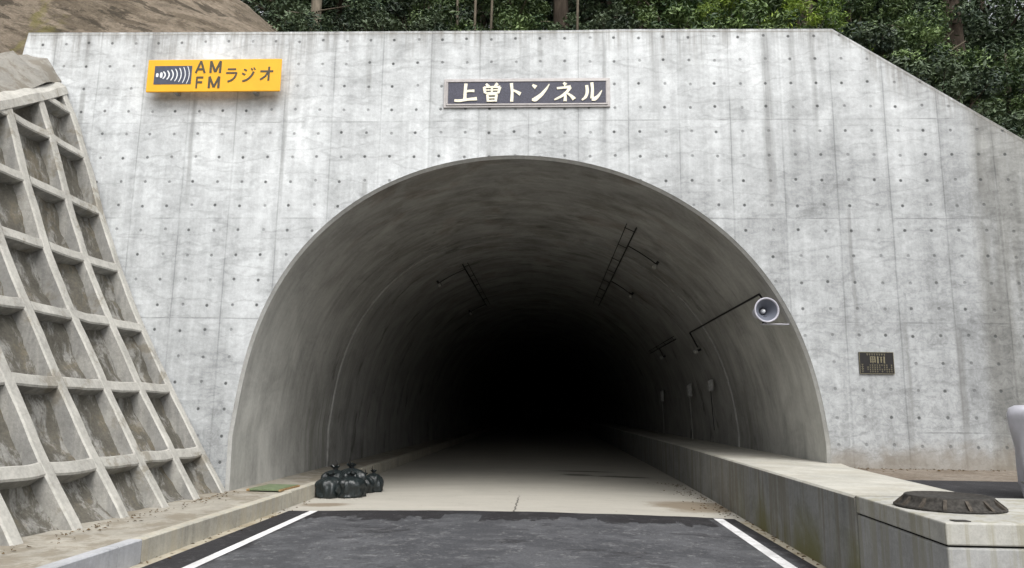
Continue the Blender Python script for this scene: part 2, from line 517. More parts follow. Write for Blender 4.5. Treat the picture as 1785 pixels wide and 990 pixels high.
def slab_material():
    g = G("tunnel_slab_concrete")
    p = g.pos()
    x, y, z = g.xyz(p)
    mid = g.noise(p, 0.8, 6, 0.65, 0.7, (0.6, 1.4, 1))
    fine = g.noise(p, 12.0, 5, 0.7)
    drag = g.noise(p, 1.0, 5, 0.6, 0.3, (0.7, 4.0, 1))
    f = g.add(1.0, g.mul(g.sub(mid, 0.5), 0.35))
    f = g.add(f, g.mul(g.sub(fine, 0.5), 0.16))
    f = g.add(f, g.mul(g.sub(drag, 0.5), 0.20))
    col = g.gain((0.415, 0.397, 0.35), f)
    # wet and muddy marks: beside the right wall, under the bags, two dark bars further in
    n1 = g.mul(g.sub(fine, 0.5), 0.5)
    n2 = g.mul(g.sub(mid, 0.5), 1.6)
    def spot(cx, cy, rx, ry):
        ax = g.m_('DIVIDE', g.sub(x, cx), rx)
        ay = g.m_('DIVIDE', g.sub(y, cy), ry)
        d = g.m_('SQRT', g.add(g.mul(ax, ax), g.mul(ay, ay)))
        return g.ss(g.add(g.add(d, n1), n2), 1.25, 0.6)
    mud = g.m_('MAXIMUM', spot(3.1, 1.1, 0.75, 0.9), spot(-3.45, 0.45, 0.52, 0.30))
    col = g.mix(g.mul(mud, 0.72), col, (0.17, 0.125, 0.075))
    bars = g.m_('MAXIMUM', spot(1.2, 7.1, 0.5, 0.35), g.m_('MAXIMUM', spot(2.3, 6.9, 0.62, 0.25), spot(1.45, 8.3, 0.9, 0.18)))
    col = g.mix(g.mul(bars, 0.72), col, (0.06, 0.055, 0.045))
    scuff = g.mul(g.ss(g.noise(p, 3.5, 5, 0.75, 1.2), 0.62, 0.68), g.ss(y, 9.0, 2.0))
    col = g.mix(g.mul(scuff, 0.35), col, (0.16, 0.13, 0.09))
    # cracked centre joint
    wob = g.mul(g.sub(g.noise(p, 2.2, 4, 0.7), 0.5), 0.16)
    jt = g.mul(g.ss(g.m_('ABSOLUTE', g.add(g.add(x, 0.12), wob)), 0.022, 0.006), g.ss(y, 2.4, 1.2))
    col = g.mix(g.mul(jt, 0.8), col, (0.05, 0.045, 0.04))
    return g.done(col, 0.8, g.bump(fine, 0.2, 0.01), 0.3)

def crib_frame_material():
    g = G("sprayed_frame_concrete")
    p = g.pos()
    x, y, z = g.xyz(p)
    mid = g.noise(p, 2.2, 6, 0.66, 0.5)
    fine = g.noise(p, 22.0, 5, 0.7)
    st = g.noise(p, 1.0, 6, 0.66, 0.15, (4.0, 4.0, 0.7))
    f = g.add(1.0, g.c(mid, 0.28))
    f = g.add(f, g.c(fine, 0.24))
    f = g.add(f, g.c(st, 0.24))
    col = g.gain((0.42, 0.41, 0.375), f)
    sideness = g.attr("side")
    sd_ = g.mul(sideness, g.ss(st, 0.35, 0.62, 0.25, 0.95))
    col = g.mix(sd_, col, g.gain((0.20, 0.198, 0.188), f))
    col = g.mix(g.mul(g.ss(g.noise(p, 1.4, 6, 0.7, 0.4), 0.54, 0.64), 0.55), col, (0.17, 0.145, 0.10))
    h = g.add(g.mul(mid, 0.5), g.mul(fine, 0.5))
    return g.done(col, 0.9, g.bump(h, 0.5, 0.03), 0.2)

def crib_infill_material():
    g = G("weathered_mortar")
    p = g.pos()
    x, y, z = g.xyz(p)
    run = g.noise(p, 1.0, 8, 0.74, 0.25, (3.4, 4.0, 0.9))
    blot = g.noise(p, 2.2, 8, 0.74, 0.4)
    fine = g.noise(p, 26.0, 5, 0.7)
    f = g.add(1.0, g.c(fine, 0.35))
    f = g.add(f, g.c(blot, 0.5))
    col = g.gain((0.27, 0.265, 0.245), f)
    col = g.mix(g.mul(g.ss(run, 0.40, 0.52), 0.85), col, g.gain((0.088, 0.080, 0.062), f))
    col = g.mix(g.mul(g.ss(blot, 0.52, 0.60), 0.6), col, g.gain((0.13, 0.112, 0.080), f))
    rust = g.mul(g.ss(g.noise(p, 1.1, 4, 0.6, 0.5), 0.64, 0.70), g.ss(z, 3.0, 1.0))
    col = g.mix(g.mul(rust, 0.55), col, (0.36, 0.22, 0.085))
    lime = g.ss(g.noise(p, 3.0, 5, 0.7, 1.0, (1, 1, 0.5)), 0.62, 0.72)
    col = g.mix(g.mul(lime, 0.45), col, (0.42, 0.41, 0.38))
    h = g.add(g.mul(blot, 0.7), g.mul(fine, 0.4))
    return g.done(col, 0.85, g.bump(h, 0.6, 0.04), 0.25)

def rock_material():
    g = G("sprayed_rock_face")
    p = g.pos()
    x, y, z = g.xyz(p)
    # bands run down to the right
    q = g.comb(g.add(g.mul(x, 0.35), g.mul(z, -0.10)), g.mul(y, 0.5), g.add(g.mul(z, 1.3), g.mul(x, 0.55)))
    band = g.noise(q, 1.7, 9, 0.72, 0.3)
    band2 = g.noise(q, 4.5, 8, 0.74, 0.2)
    fine = g.noise(p, 12.0, 8, 0.8)
    f = g.add(1.0, g.c(band2, 0.6))
    f = g.add(f, g.c(fine, 0.5))
    col = g.gain((0.205, 0.170, 0.130), f)
    col = g.mix(g.mul(g.ss(band, 0.48, 0.56), 0.75), col, g.gain((0.095, 0.077, 0.055), f))
    dk = g.ss(g.noise(q, 2.4, 9, 0.7, 0.4), 0.56, 0.60)
    col = g.mix(g.mul(dk, 0.75), col, (0.04, 0.034, 0.025))
    ms = g.ss(g.noise(p, 0.55, 5, 0.6, 0.6), 0.56, 0.64)
    col = g.mix(g.mul(ms, 0.6), col, (0.165, 0.15, 0.045))
    h = g.add(g.mul(band, 0.7), g.mul(fine, 0.3))
    return g.done(col, 0.9, g.bump(h, 1.0, 0.12), 0.2)

def soil_material(name, c0, c1, scale=1.2):
    g = G(name)
    p = g.pos()
    a = g.noise(p, scale, 7, 0.7, 0.5)
    b = g.noise(p, 14.0, 5, 0.75)
    col = g.mix(g.ss(a, 0.35, 0.65), c0, c1)
    col = g.gain(col, g.ss(b, 0.2, 0.8, 0.6, 1.4))
    return g.done(col, 0.95, g.bump(b, 0.6, 0.05), 0.15)

def leaf_material(name, dark, light, rough=0.5):
    g = G(name)
    t = g.attr("tint")
    col = g.mix(t, dark, light)
    col = g.gain(col, g.ss(g.orand(), 0.0, 1.0, 0.75, 1.25))
    g.b.inputs['Subsurface Weight'].default_value = 0.0
    return g.done(col, rough, None, 0.35)

def bark_material(name, c):
    g = G(name)
    p = g.obj()
    a = g.noise(p, 1.0, 6, 0.7, 0.3, (9, 9, 1.6))
    b = g.noise(p, 2.0, 5, 0.65)
    col = g.gain(c, g.add(g.ss(a, 0.25, 0.75, 0.45, 1.35), g.mul(g.sub(b, 0.5), 0.7)))
    return g.done(col, 0.95, g.bump(a, 0.7, 0.04), 0.1)

MAT = dict(
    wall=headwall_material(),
    lining=lining_material(),
    asphalt=asphalt_material(),
    slab=slab_material(),
    frame=crib_frame_material(),
    infill=crib_infill_material(),
    rock=rock_material(),
    kerb=cast_concrete("kerb_concrete", (0.44, 0.42, 0.36), (0.32, 0.27, 0.18), 0.35, True),
    kerb_grey=cast_concrete("grey_kerb_concrete", (0.42, 0.43, 0.45), (0.25, 0.25, 0.25), 0.3, True),
    walk=cast_concrete("footway_concrete", (0.33, 0.31, 0.265), (0.185, 0.155, 0.11), 0.6, False),
    low=cast_concrete("low_wall_concrete", (0.25, 0.253, 0.245), (0.135, 0.120, 0.085), 0.6, True, moss=0.85),
    top=cast_concrete("low_wall_coping", (0.43, 0.42, 0.375), (0.34, 0.31, 0.245), 0.35, False),
    box=cast_concrete("box_concrete", (0.31, 0.312, 0.305), (0.215, 0.205, 0.145), 0.55, True, streaky=0.6),
    lid=cast_concrete("lid_concrete", (0.39, 0.385, 0.355), (0.25, 0.235, 0.165), 0.6, True, streaky=0.5),
    gutter=cast_concrete("gutter_concrete", (0.40, 0.365, 0.29), (0.23, 0.18, 0.10), 0.55, False),
    dirt=soil_material("compacted_earth", (0.235, 0.205, 0.17), (0.165, 0.135, 0.105)),
    ground=soil_material("earth", (0.10, 0.085, 0.06), (0.07, 0.065, 0.04)),
    forest=soil_material("leaf_litter", (0.060, 0.042, 0.024), (0.035, 0.032, 0.016)),
    shot=cast_concrete("sprayed_mortar", (0.25, 0.24, 0.215), (0.15, 0.13, 0.10), 0.7, False),
    paint=cast_concrete("road_paint", (0.70, 0.70, 0.70), (0.30, 0.30, 0.29), 0.30, False),
    yellow=plain("yellow_sign_face", (0.86, 0.44, 0.022), 0.45, 0.4, 0, 0.05, 3),
    ink=plain("sign_lettering", (0.085, 0.075, 0.055), 0.5, 0.3, 0, 0.1),
    navy=plain("emblem_blue_grey", (0.075, 0.085, 0.12), 0.5, 0.3, 0, 0.15),
    white=plain("sign_white", (0.82, 0.84, 0.86), 0.5, 0.3, 0, 0.05),
    steel=plain("galvanised_steel", (0.42, 0.42, 0.42), 0.45, 0.5, 0.6, 0.15),
    plaque=plain("dark_stone", (0.062, 0.063, 0.088), 0.55, 0.4, 0, 0.35, 60),
    gold=plain("pale_gold_lettering", (0.86, 0.82, 0.66), 0.45, 0.5, 0.0, 0.08),
    bezel=plain("plaque_border", (0.38, 0.36, 0.35), 0.4, 0.5, 0.3, 0.1),
    bronze=plain("blackened_bronze", (0.009, 0.008, 0.008), 0.5, 0.5, 0.2, 0.25),
    brass=plain("dull_brass", (0.20, 0.18, 0.12), 0.45, 0.5, 0.5, 0.25, 40),
    horn=plain("pale_horn_paint", (0.42, 0.42, 0.47), 0.45, 0.4, 0, 0.06),
    cable=plain("black_conduit", (0.012, 0.012, 0.012), 0.6, 0.3, 0, 0.2),
    fitting=plain("pale_fitting", (0.28, 0.28, 0.26), 0.6, 0.3, 0, 0.15),
    bag=plain("dark_bag_plastic", (0.014, 0.019, 0.020), 0.36, 0.5, 0, 0.5, 18, 1.0),
    iron=plain("rough_dark_iron", (0.040, 0.037, 0.033), 0.8, 0.25, 0.0, 0.5, 30, 0.25),
    rust=plain("rusty_rib", (0.066, 0.057, 0.047), 0.85, 0.2, 0, 0.4, 30),
    hornin=plain("horn_throat", (0.12, 0.13, 0.16), 0.5, 0.35, 0, 0.06),
    board=plain("green_board", (0.145, 0.185, 0.105), 0.7, 0.3, 0, 0.2),
    timber=plain("timber_edge", (0.30, 0.20, 0.10), 0.8, 0.2, 0, 0.25),
    tarp=plain("grey_tarpaulin", (0.43, 0.43, 0.475), 0.55, 0.35, 0, 0.12, 5, 0.3),
    wrap=plain("wrapped_sheet", (0.30, 0.30, 0.29), 0.6, 0.3, 0, 0.3, 8),
    gap=plain("black_joint", (0.015, 0.015, 0.014), 0.9, 0.1, 0, 0.1),
    bark_a=bark_material("pale_bark", (0.18, 0.155, 0.12)),
    bark_b=bark_material("cedar_bark", (0.075, 0.060, 0.047)),
    leaf_a=leaf_material("evergreen_leaves", (0.024, 0.050, 0.019), (0.165, 0.235, 0.082)),
    leaf_b=leaf_material("dark_leaves", (0.015, 0.031, 0.017), (0.12, 0.165, 0.088)),
    leaf_c=leaf_material("bright_leaves", (0.06, 0.11, 0.015), (0.27, 0.36, 0.05)),
    leaf_d=leaf_material("dry_grass", (0.07, 0.055, 0.025), (0.20, 0.15, 0.07)),
)

# ------------------------------------------------------------------ ground, road, slab
def crown(x): return 0.05 * max(0.0, 1.0 - (x / 3.6) ** 2)

g_ = MB()
g_.grid([[(x, y, -0.30) for x in (-400, -120, -40, -10, 10, 40, 120, 400)] for y in (-600, -150, -40, -10, 30, 100, 300)])
structure(g_.build("ground", MAT['ground']), "bare brown earth spread around the tunnel approach", "ground")

def strip(xl, xr, y0, y1, n=18, dz=0.0, ny=2, jag=None):
    rows = []
    for j in range(ny):
        y = y0 + (y1 - y0) * j / (ny - 1)
        row = []
        for i in range(n):
            t = i / (n - 1)
            a, b = xl(y), xr(y)
            x = a + (b - a) * t
            yy = y + (jag(x) if (jag and j == ny - 1) else 0.0)
            row.append((x, yy, crown(x) + dz))
        rows.append(row)
    return MB().grid(rows)

kerb_x = lambda y: -3.93 - 0.004 * y
lg_x = lambda y: -3.78 - 0.0 * y
rw_x = lambda y: 3.56 + 0.02 * max(-9.0, min(y, 6.0))      # foot of the low wall
rg_x = lambda y: rw_x(y) - 0.17
jag = lambda x: 0.05 * mnoise.noise((x * 1.3, 0.3, 0.0)) + 0.02 * mnoise.noise((x * 6.0, 1.3, 0.0)) - 0.04 * abs(x) / 3.5

o = strip(lg_x, rg_x, -45.0, -0.32, 60, 0.006, 2, jag).build("road", MAT['asphalt'], smooth=True)
structure(o, "dark patched asphalt road running up to the tunnel mouth", "road")
o = strip(lambda y: -5.3, lambda y: 5.3, -0.6, 150.0, 30, 0.0, 2).build("tunnel_floor", MAT['slab'], smooth=True)
structure(o, "pale concrete slab floor inside the tunnel", "floor")
o = strip(kerb_x, lg_x, -45.0, -0.6, 2, 0.004, 24).build("gutter", MAT['gutter'])
structure(o, "narrow pale concrete gutter along the left kerb", "gutter")
o = strip(rg_x, lambda y: rw_x(y) + 0.1, -45.0, -0.6, 2, 0.004, 24).build("gutter", MAT['gutter'])
structure(o, "narrow mossy concrete gutter at the foot of the right wall", "gutter")
ll = lambda y: -3.365 - 0.0185 * max(y, -14) 
rl = lambda y: 3.115 + 0.016 * max(y, -14)
o = strip(lambda y: ll(y) - 0.068, lambda y: ll(y) + 0.068, -45, -0.42, 3, 0.011, 60).build("road_marking", MAT['paint'])
structure(o, "white painted edge line on the left of the road", "road marking")
o = strip(lambda y: rl(y) - 0.075, lambda y: rl(y) + 0.075, -45, -0.46, 3, 0.011, 60).build("road_marking", MAT['paint'])
structure(o, "white painted edge line on the right of the road", "road marking")

# left footway, between kerb and crib slope, running on into the tunnel
fw = MB()
fw.grid([[(-6.2, y, 0.255), (-5.6, y, 0.255), (-5.0, y, 0.25), (-4.4, y, 0.245), (kerb_x(y) - 0.14, y, 0.243)] for y in (-40, -12, -8, -6, -5, -4, -3, -2, -1, 0, 20, 150)])
structure(fw.build("footway", MAT['walk']), "stained concrete footway below the slope frame", "footway")

def kerb_piece(y0, y1, mat, label, z1=0.25, n=2):
    mb = MB()
    ys = [y0 + (y1 - y0) * i / (n - 1) for i in range(n)]
    rows = [[(kerb_x(y) - 0.14, y, -0.1), (kerb_x(y) - 0.14, y, z1), (kerb_x(y) - 0.012, y, z1), (kerb_x(y), y, z1 - 0.012), (kerb_x(y), y, -0.1)] for y in ys]
    mb.grid(rows)
    mb.f.append((4, 3, 2, 1, 0))
    b = (n - 1) * 5
    mb.f.append((b, b + 1, b + 2, b + 3, b + 4))
    ob = mb.build("kerb", mat, loc=(kerb_x(y0), y0, 0), off=(kerb_x(y0), y0, 0))
    return tag(ob, label, "kerb", "kerb pieces along the left of the road")
kerb_piece(0.16, 149.0, MAT['kerb'], "long concrete kerb inside the tunnel, fading into the dark", 0.262, 12)
kerb_piece(-4.64, 0.145, MAT['kerb'], "cream concrete kerb with a water stain beside the edge line", 0.25, 8)
kerb_piece(-5.10, -4.655, MAT['kerb_grey'], "short grey kerb block between the cream kerb and the next grey block", 0.252)
kerb_piece(-6.6, -5.112, MAT['kerb_grey'], "grey kerb block nearest the camera in the bottom left corner", 0.252)
kerb_piece(-40.0, -6.612, MAT['kerb_grey'], "grey kerb run behind the nearest block, out of the picture", 0.252)
bpy.data.objects.remove(bpy.data.objects["kerb.004"]) if "kerb.004" in bpy.data.objects else None

# raised ground on the right
bk = MB()
bk.prism([(4.55, -4.6), (5.12, 0.0), (60, 0.0), (60, -45), (5.9, -45), (5.9, -5.0), (4.55, -5.0)], -0.3, 0.80)
structure(bk.build("earth_bank", MAT['dirt']), "raised brown earth terrace to the right of the low wall", "ground")
ap = MB()
ap.grid([[(4.9, y, 0.806), (8, y, 0.806), (60, y, 0.806)] for y in (-4.98, -3.4, -2.2)])
structure(ap.build("upper_road", MAT['asphalt']), "strip of dark asphalt on the raised terrace behind the low wall", "road")

# ------------------------------------------------------------------ tunnel portal
ARCH = [(-4.96, 0.31), (-4.985, 1.36), (-4.9, 2.15), (-4.66, 3.05), (-4.21, 4.02), (-3.63, 4.81), (-2.94, 5.39), (-2.22, 5.76), (-1.4, 5.99),
        (-0.57, 6.09), (0.15, 6.1), (0.86, 6.06), (1.68, 5.86), (2.38, 5.54), (3.16, 5.0), (3.83, 4.36), (4.37, 3.56), (4.72, 2.83), (4.96, 1.97), (5.06, 0.9)]
CZ = 1.16
A = np.array(ARCH)
th = np.arctan2(A[:, 0], A[:, 1] - CZ)
rr = np.hypot(A[:, 0], A[:, 1] - CZ)
pf = np.polyfit(th[1:], rr[1:], 6)
def arch(inset, n=72):
    pts = []
    rl_ = np.polyval(pf, -math.pi / 2) - inset
    rr_ = np.polyval(pf, math.pi / 2) - inset
    pts.append((-rl_ + 0.02, -0.12))
    for t in np.linspace(-math.pi / 2, math.pi / 2, n):
        r = np.polyval(pf, t) - inset
        pts.append((r * math.sin(t), CZ + r * math.cos(t)))
    pts.append((rr_ - 0.02, -0.12))
    return pts

portal = empty("tunnel_portal", (0, 0, 0), "grey concrete tunnel portal with tie holes and a round black mouth", "tunnel portal")
Y1 = 0.9
outer = [(17.2, -0.12), (17.2, 0.72), (5.53, 8.55), (1.7, 8.59), (0.87, 8.58), (-4.5, 8.615), (-9.52, 8.66), (-9.60, 8.1), (-9.9, -0.12)]
ac = arch(-0.035)
poly = ac + outer
n = len(poly)
hv = [(x, 0.0, z) for x, z in poly] + [(x, Y1, z) for x, z in poly]
hf = [tuple(range(n)), tuple(range(2 * n - 1, n - 1, -1))]
na = len(ac)
for i in range(na - 1, n):
    j = (i + 1) % n
    hf.append((j, i, n + i, n + j))
hm = MB().add(hv, hf)
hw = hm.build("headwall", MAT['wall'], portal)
tl = [(-9.52, 8.66), (-4.5, 8.615), (0.87, 8.58), (1.7, 8.59), (5.53, 8.55), (17.2, 0.72)]
edge_m = cast_concrete("top_edge_concrete", (0.47, 0.45, 0.40), (0.28, 0.25, 0.20), 0.45, False)
MB().grid([[(x, -0.005, z - 0.05) for x, z in tl], [(x, 0.03, z + 0.005) for x, z in tl], [(x, Y1 - 0.02, z + 0.006) for x, z in tl]]).build("top_edge", edge_m, portal)
ai = arch(0.015)
ring = MB().grid([[(x, 0.0, z) for x, z in ac], [(x * 0.9985, 0.012, CZ + (z - CZ) * 0.9985) for x, z in ac], [(x, 0.055, z) for x, z in ai]])
ring_m = cast_concrete("chamfer_concrete", (0.40, 0.40, 0.385), (0.30, 0.29, 0.26), 0.3, False)
ring.build("chamfered_edge", ring_m, portal)
ys = [0.055, 0.6, 1.4, 2.4, 3.6, 4.8, 5.7]
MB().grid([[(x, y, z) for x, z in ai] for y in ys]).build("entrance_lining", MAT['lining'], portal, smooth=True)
aj, ak = arch(0.045), arch(0.055)
MB().grid([[(x, 5.7, z) for x, z in ai], [(x, 5.7, z) for x, z in aj], [(x, 5.72, z) for x, z in ak]]).build("lining_joint", MAT['lining'], portal)
ys = [5.72, 7, 9, 12, 16, 16.01, 22, 30, 40, 60, 90, 150]
deep = MB().grid([[(x, y, z) for x, z in ak] for y in ys])
b = len(deep.v)
deep.v += [(x, 150, z) for x, z in ak]
deep.f.append(tuple(range(b, b + len(ak))))  # unseen end cap, added to keep sky light out of the far end
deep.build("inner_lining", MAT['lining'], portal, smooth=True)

# ------------------------------------------------------------------ right low wall and hand-hole box
lw = empty("low_wall", (3.5, -5.0, 0), "long low concrete wall with streaked face leading into the tunnel", "low wall")
ysl = [-4.985, -3.5, -2.0, -0.8, 0.3, 3, 6, 12, 30, 80, 149]
def backx(y): return 4.70 + (y + 4.73) * 0.092 if y < 0.3 else 5.3
off = (3.5, -5.0, 0)
body = MB().grid([[(rw_x(y), y, -0.12), (rw_x(y), y, 0.848)] for y in ysl][::-1])
b = len(body.v)
body.v += [(rw_x(-4.985), -4.985, -0.12), (backx(-4.985), -4.985, -0.12), (backx(-4.985), -4.985, 0.848), (rw_x(-4.985), -4.985, 0.848)]
body.f.append((b, b + 1, b + 2, b + 3))
body.build("face", MAT['low'], lw, off=off)
tp = MB().grid([[(rw_x(y), y, 0.848), (rw_x(y) + 0.022, y, 0.87), (rw_x(y) + 0.5, y, 0.872), (backx(y), y, 0.87), (backx(y), y, 0.5)] for y in ysl])
tp.build("coping", MAT['top'], lw, off=off)

bx = empty("handhole_box", (4.5, -5.9, 0), "square concrete box with a lid slab at the near end of the low wall", "concrete box")
F = [(3.475, -5.0), (3.405, -6.83), (5.9, -6.83), (5.9, -5.0)]
MB().prism(F, -0.2, 0.693).build("body", MAT['box'], bx, bevel=0.015, off=(4.5, -5.9, 0))
MB().prism([(x + (0.02 if x < 4 else -0.02), y + (0.02 if y < -6 else -0.02)) for x, y in F], 0.692, 0.709).build("joint", MAT['gap'], bx, off=(4.5, -5.9, 0))
MB().prism([(x - (0.004 if x < 4 else 0), y - (0.004 if y < -6 else 0)) for x, y in F], 0.708, 0.872).build("lid", MAT['lid'], bx, bevel=0.012, off=(4.5, -5.9, 0))
MB().box(3.50, 3.62, -6.78, -6.70, 0.873, 0.879).build("lifting_plate", MAT['iron'], bx, off=(4.5, -5.9, 0))

mh = empty("manhole_frame", (3.92, -5.88, 0.872), "round rusty black iron manhole frame lying on the concrete box", "manhole frame")
ringm = MB().lathe([(0.40, 0.0), (0.435, 0.004), (0.435, 0.02), (0.405, 0.024), (0.37, 0.050), (0.350, 0.090), (0.346, 0.104), (0.335, 0.109), (0.31, 0.108), (0.30, 0.100), (0.0, 0.099)], 48)
rm = ringm.build("ring", MAT['iron'], mh, smooth=True)
for k in range(14):
    a = 2 * math.pi * (k + 0.3) / 14
    ca, sa = math.cos(a), math.sin(a)
    rb = MB()
    tx, ty = -sa * 0.013, ca * 0.013
    prof = [(0.352, 0.084), (0.432, 0.014), (0.432, 0.004), (0.35, 0.006)]
    v = [(ca * r + s * tx, sa * r + s * ty, h + 0.012) for s in (-1, 1) for r, h in prof]
    rb.add(v, [(3, 2, 1, 0), (4, 5, 6, 7), (0, 1, 5, 4), (1, 2, 6, 5), (2, 3, 7, 6), (3, 0, 4, 7)])
    rb.build("rib", MAT['rust'], mh)

# ------------------------------------------------------------------ concrete crib on the left slope
PZ = [-0.2, 0.23, 0.95, 1.95, 2.95, 4.05, 5.1, 6.15, 6.85, 7.4, 8.2]
PX = [-4.70, -4.95, -5.42, -6.02, -6.60, -7.17, -7.60, -8.00, -8.28, -8.58, -9.0]
def prof(z): return float(np.interp(z, PZ, PX))
def pnorm(z):
    dx, dz = prof(z + 0.3) - prof(z - 0.3), 0.6
    l = math.hypot(dx, dz)
    return (dz / l, -dx / l)          # outward (x, z)
def sp(y, z, off_):
    nx, nz = pnorm(z)
    w = 0.02 * mnoise.noise((y * 1.1, z * 1.3, 5.0)) + 0.008 * mnoise.noise((y * 4.1, z * 4.3, 2.0))
    e = off_ + w
    return (prof(z) + nx * e, y, z + nz * e)
def ztop(y): return max(7.42 + 0.56 * (y + 0.15), 3.2)
BZ = [0.93, 1.97, 3.0, 4.05, 5.1, 6.15, 7.0]
RY = [-0.16, -1.12, -2.1, -3.1, -4.1, -5.1, -6.1, -7.1, -8.1, -9.1]
RWID, BHGT, DEP = 0.092, 0.078, 0.26
crib = empty("slope_crib", (-5.0, -2.5, 0.25), "sprayed concrete grid frame covering the steep slope left of the portal", "slope frame")
cof = (-5.0, -2.5, 0.25)
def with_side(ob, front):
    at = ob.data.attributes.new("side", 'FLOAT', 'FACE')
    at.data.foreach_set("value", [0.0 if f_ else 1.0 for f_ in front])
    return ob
fr, front = MB(), []
def sweep(path_fn, n, a, b):
    """box section swept along a path: path_fn(t, side, depth) -> point; side a..b"""
    base = len(fr.f)
    rows = []
    for i in range(n + 1):
        t = i / n
        rows.append([path_fn(t, a, -DEP - 0.1), path_fn(t, a, -0.02), path_fn(t, a + (b - a) * 0.12, 0.0), path_fn(t, b - (b - a) * 0.12, 0.0), path_fn(t, b, -0.02), path_fn(t, b, -DEP - 0.1)])
    fr.grid(rows)
    for i in range(n):
        front.extend([False, True, True, True, False])
    for r_ in (0, n):
        base_v = len(fr.v) - (n + 1) * 6 + r_ * 6
        q = tuple(base_v + k for k in range(6))
        fr.f.append(q if r_ else q[::-1])
        front.append(False)
for i, yr in enumerate(RY):
    zt = ztop(yr) + 0.05
    wv = 0.02 * mnoise.noise((yr * 3.3, 7.0, 1.0))
    sweep(lambda t, s, d: sp(yr + s + wv + 0.03 * mnoise.noise((yr * 2.7, t * 4.0, 3.0)), 0.17 + (zt - 0.17) * t, d), 28, -RWID, RWID)
for i in range(len(RY) - 1):
    ya, yb = RY[i] - RWID + 0.012, RY[i + 1] + RWID - 0.012
    ym = (RY[i] + RY[i + 1]) / 2
    for zb in BZ:
        za, zc = ztop(ya), ztop(yb)
        if zb > zc + 0.05:
            if zb > za - 0.05: continue
            yc = ya + (yb - ya) * max(0.15, (za - zb) / (za - zc))
        else:
            yc = yb
        sag = 0.012
        sweep(lambda t, s, d: sp(ya + (yc - ya) * t, zb + s - sag * 4 * t * (1 - t) + 0.02 * mnoise.noise((ym, zb * 2.0, t * 2.0)), d - 0.004), 8, -BHGT, BHGT)
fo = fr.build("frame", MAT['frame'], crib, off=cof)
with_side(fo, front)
# top cap following the falling upper edge
capm, front2 = MB(), []
cr = []
NC = 60
for i in range(NC + 1):
    y = -0.03 - 9.2 * i / NC
    z = ztop(y) + 0.03
    w1, w2 = 0.05 * mnoise.noise((y * 1.7, 1.0, 0.0)), 0.06 * mnoise.noise((y * 2.3, 4.0, 0.0))
    cr.append([sp(y, z - 0.13, -DEP), sp(y, z - 0.12, 0.012), sp(y, z + 0.02 + w1, 0.02), sp(y, z + 0.16 + w2, -0.06), sp(y, z + 0.20 + w2, -0.5), sp(y, z + 0.2, -1.0)])
capm.grid(cr)
for i in range(NC): front2.extend([False, True, True, True, True])
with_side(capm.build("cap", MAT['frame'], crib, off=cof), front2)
# infill: one sheet of mortar per cell
for i in range(len(RY) - 1):
    ya, yb = RY[i] - RWID + 0.03, RY[i + 1] + RWID - 0.03
    zs = [0.14] + BZ + [8.0]
    for k in range(len(zs) - 1):
        z0, z1 = zs[k] + (BHGT - 0.03 if k else 0.0), zs[k + 1] - BHGT + 0.03
        if z0 > ztop((ya + yb) / 2) + 0.2: continue
        rows = []
        for jz in range(15):
            row = []
            for jy in range(13):
                ty, tz = jy / 12, jz / 14
                y, z = ya + (yb - ya) * ty, z0 + (z1 - z0) * tz
                z = min(z, ztop(y) + 0.05)
                bul = -DEP + 0.07 * (1 - math.sin(math.pi * min(max(ty, 0), 1)) * math.sin(math.pi * tz)) 
                bul += 0.07 * mnoise.fractal((y * 1.9, z * 1.9, 9.0), 1.0, 2.0, 4)
                if k == 0: bul += 0.10 * (1 - tz) ** 3
                row.append(sp(y, z, bul))
            rows.append(row)
        MB().grid(rows).build("infill_panel", MAT['infill'], crib, off=cof, smooth=True)

# mound of sprayed mortar between crib top, wall end and rock
mo = MB()
rows = []
for i in range(41):
    y = 0.0 - 9.0 * i / 40
    zt = ztop(y) + 0.2
    xb = prof(ztop(y)) - 0.12
    row = []
    for k in range(13):
        t = k / 12
        hgt = 0.62 * math.sin(math.pi * min(t * 0.85 + 0.02, 1.0)) ** 0.7
        nz = 0.16 * mnoise.fractal((y * 1.3, t * 2.5, 3.0), 1.0, 2.0, 5)
        row.append((xb - 1.5 * t + nz * 0.5, y, zt - 0.12 + (hgt + nz) * (1 - 0.3 * mnoise.noise((y * 0.8, 0, 0)))))
    rows.append(row)
mo.grid(rows)
mm = mo.build("mortar_mound", MAT['shot'], loc=(-9.0, -0.5, 7.4), off=(-9.0, -0.5, 7.4), smooth=True)
tag(mm, "lumpy grey mortar mound on top of the slope frame beside the wall end", "mortar mound")

# ------------------------------------------------------------------ slopes behind
def smooth(t): 
    t = max(0.0, min(1.0, t))
    return t * t * (3 - 2 * t)
def rock_z(x, y):
    zt = ztop(min(y, 0.0))
    xe = prof(zt) - 0.75
    za = zt + 0.25 + 0.95 * (xe - x)
    zb = 8.2 + 0.86 * max(-2.0, (-3.9 - x)) * smooth((y - 0.5) / 3.5) + 0.14 * (y - 0.9)
    s = smooth((y + 0.3) / 1.4)
    z = za * (1 - s) + zb * s
    q = Vector((x * 0.35 - z * 0.1, y * 0.5, z * 1.0 + x * 0.5))
    amp = 0.28 if (y > 1.1 or x < -9.9) else 0.05
    z += amp * (mnoise.ridged_multi_fractal(q * 0.9, 1.0, 2.1, 5, 1.0, 2.0) - 1.1) + 0.10 * mnoise.fractal(Vector((x, y, z)) * 1.6, 1.0, 2.0, 4)
    return z
rows = []
NX, NY = 110, 120
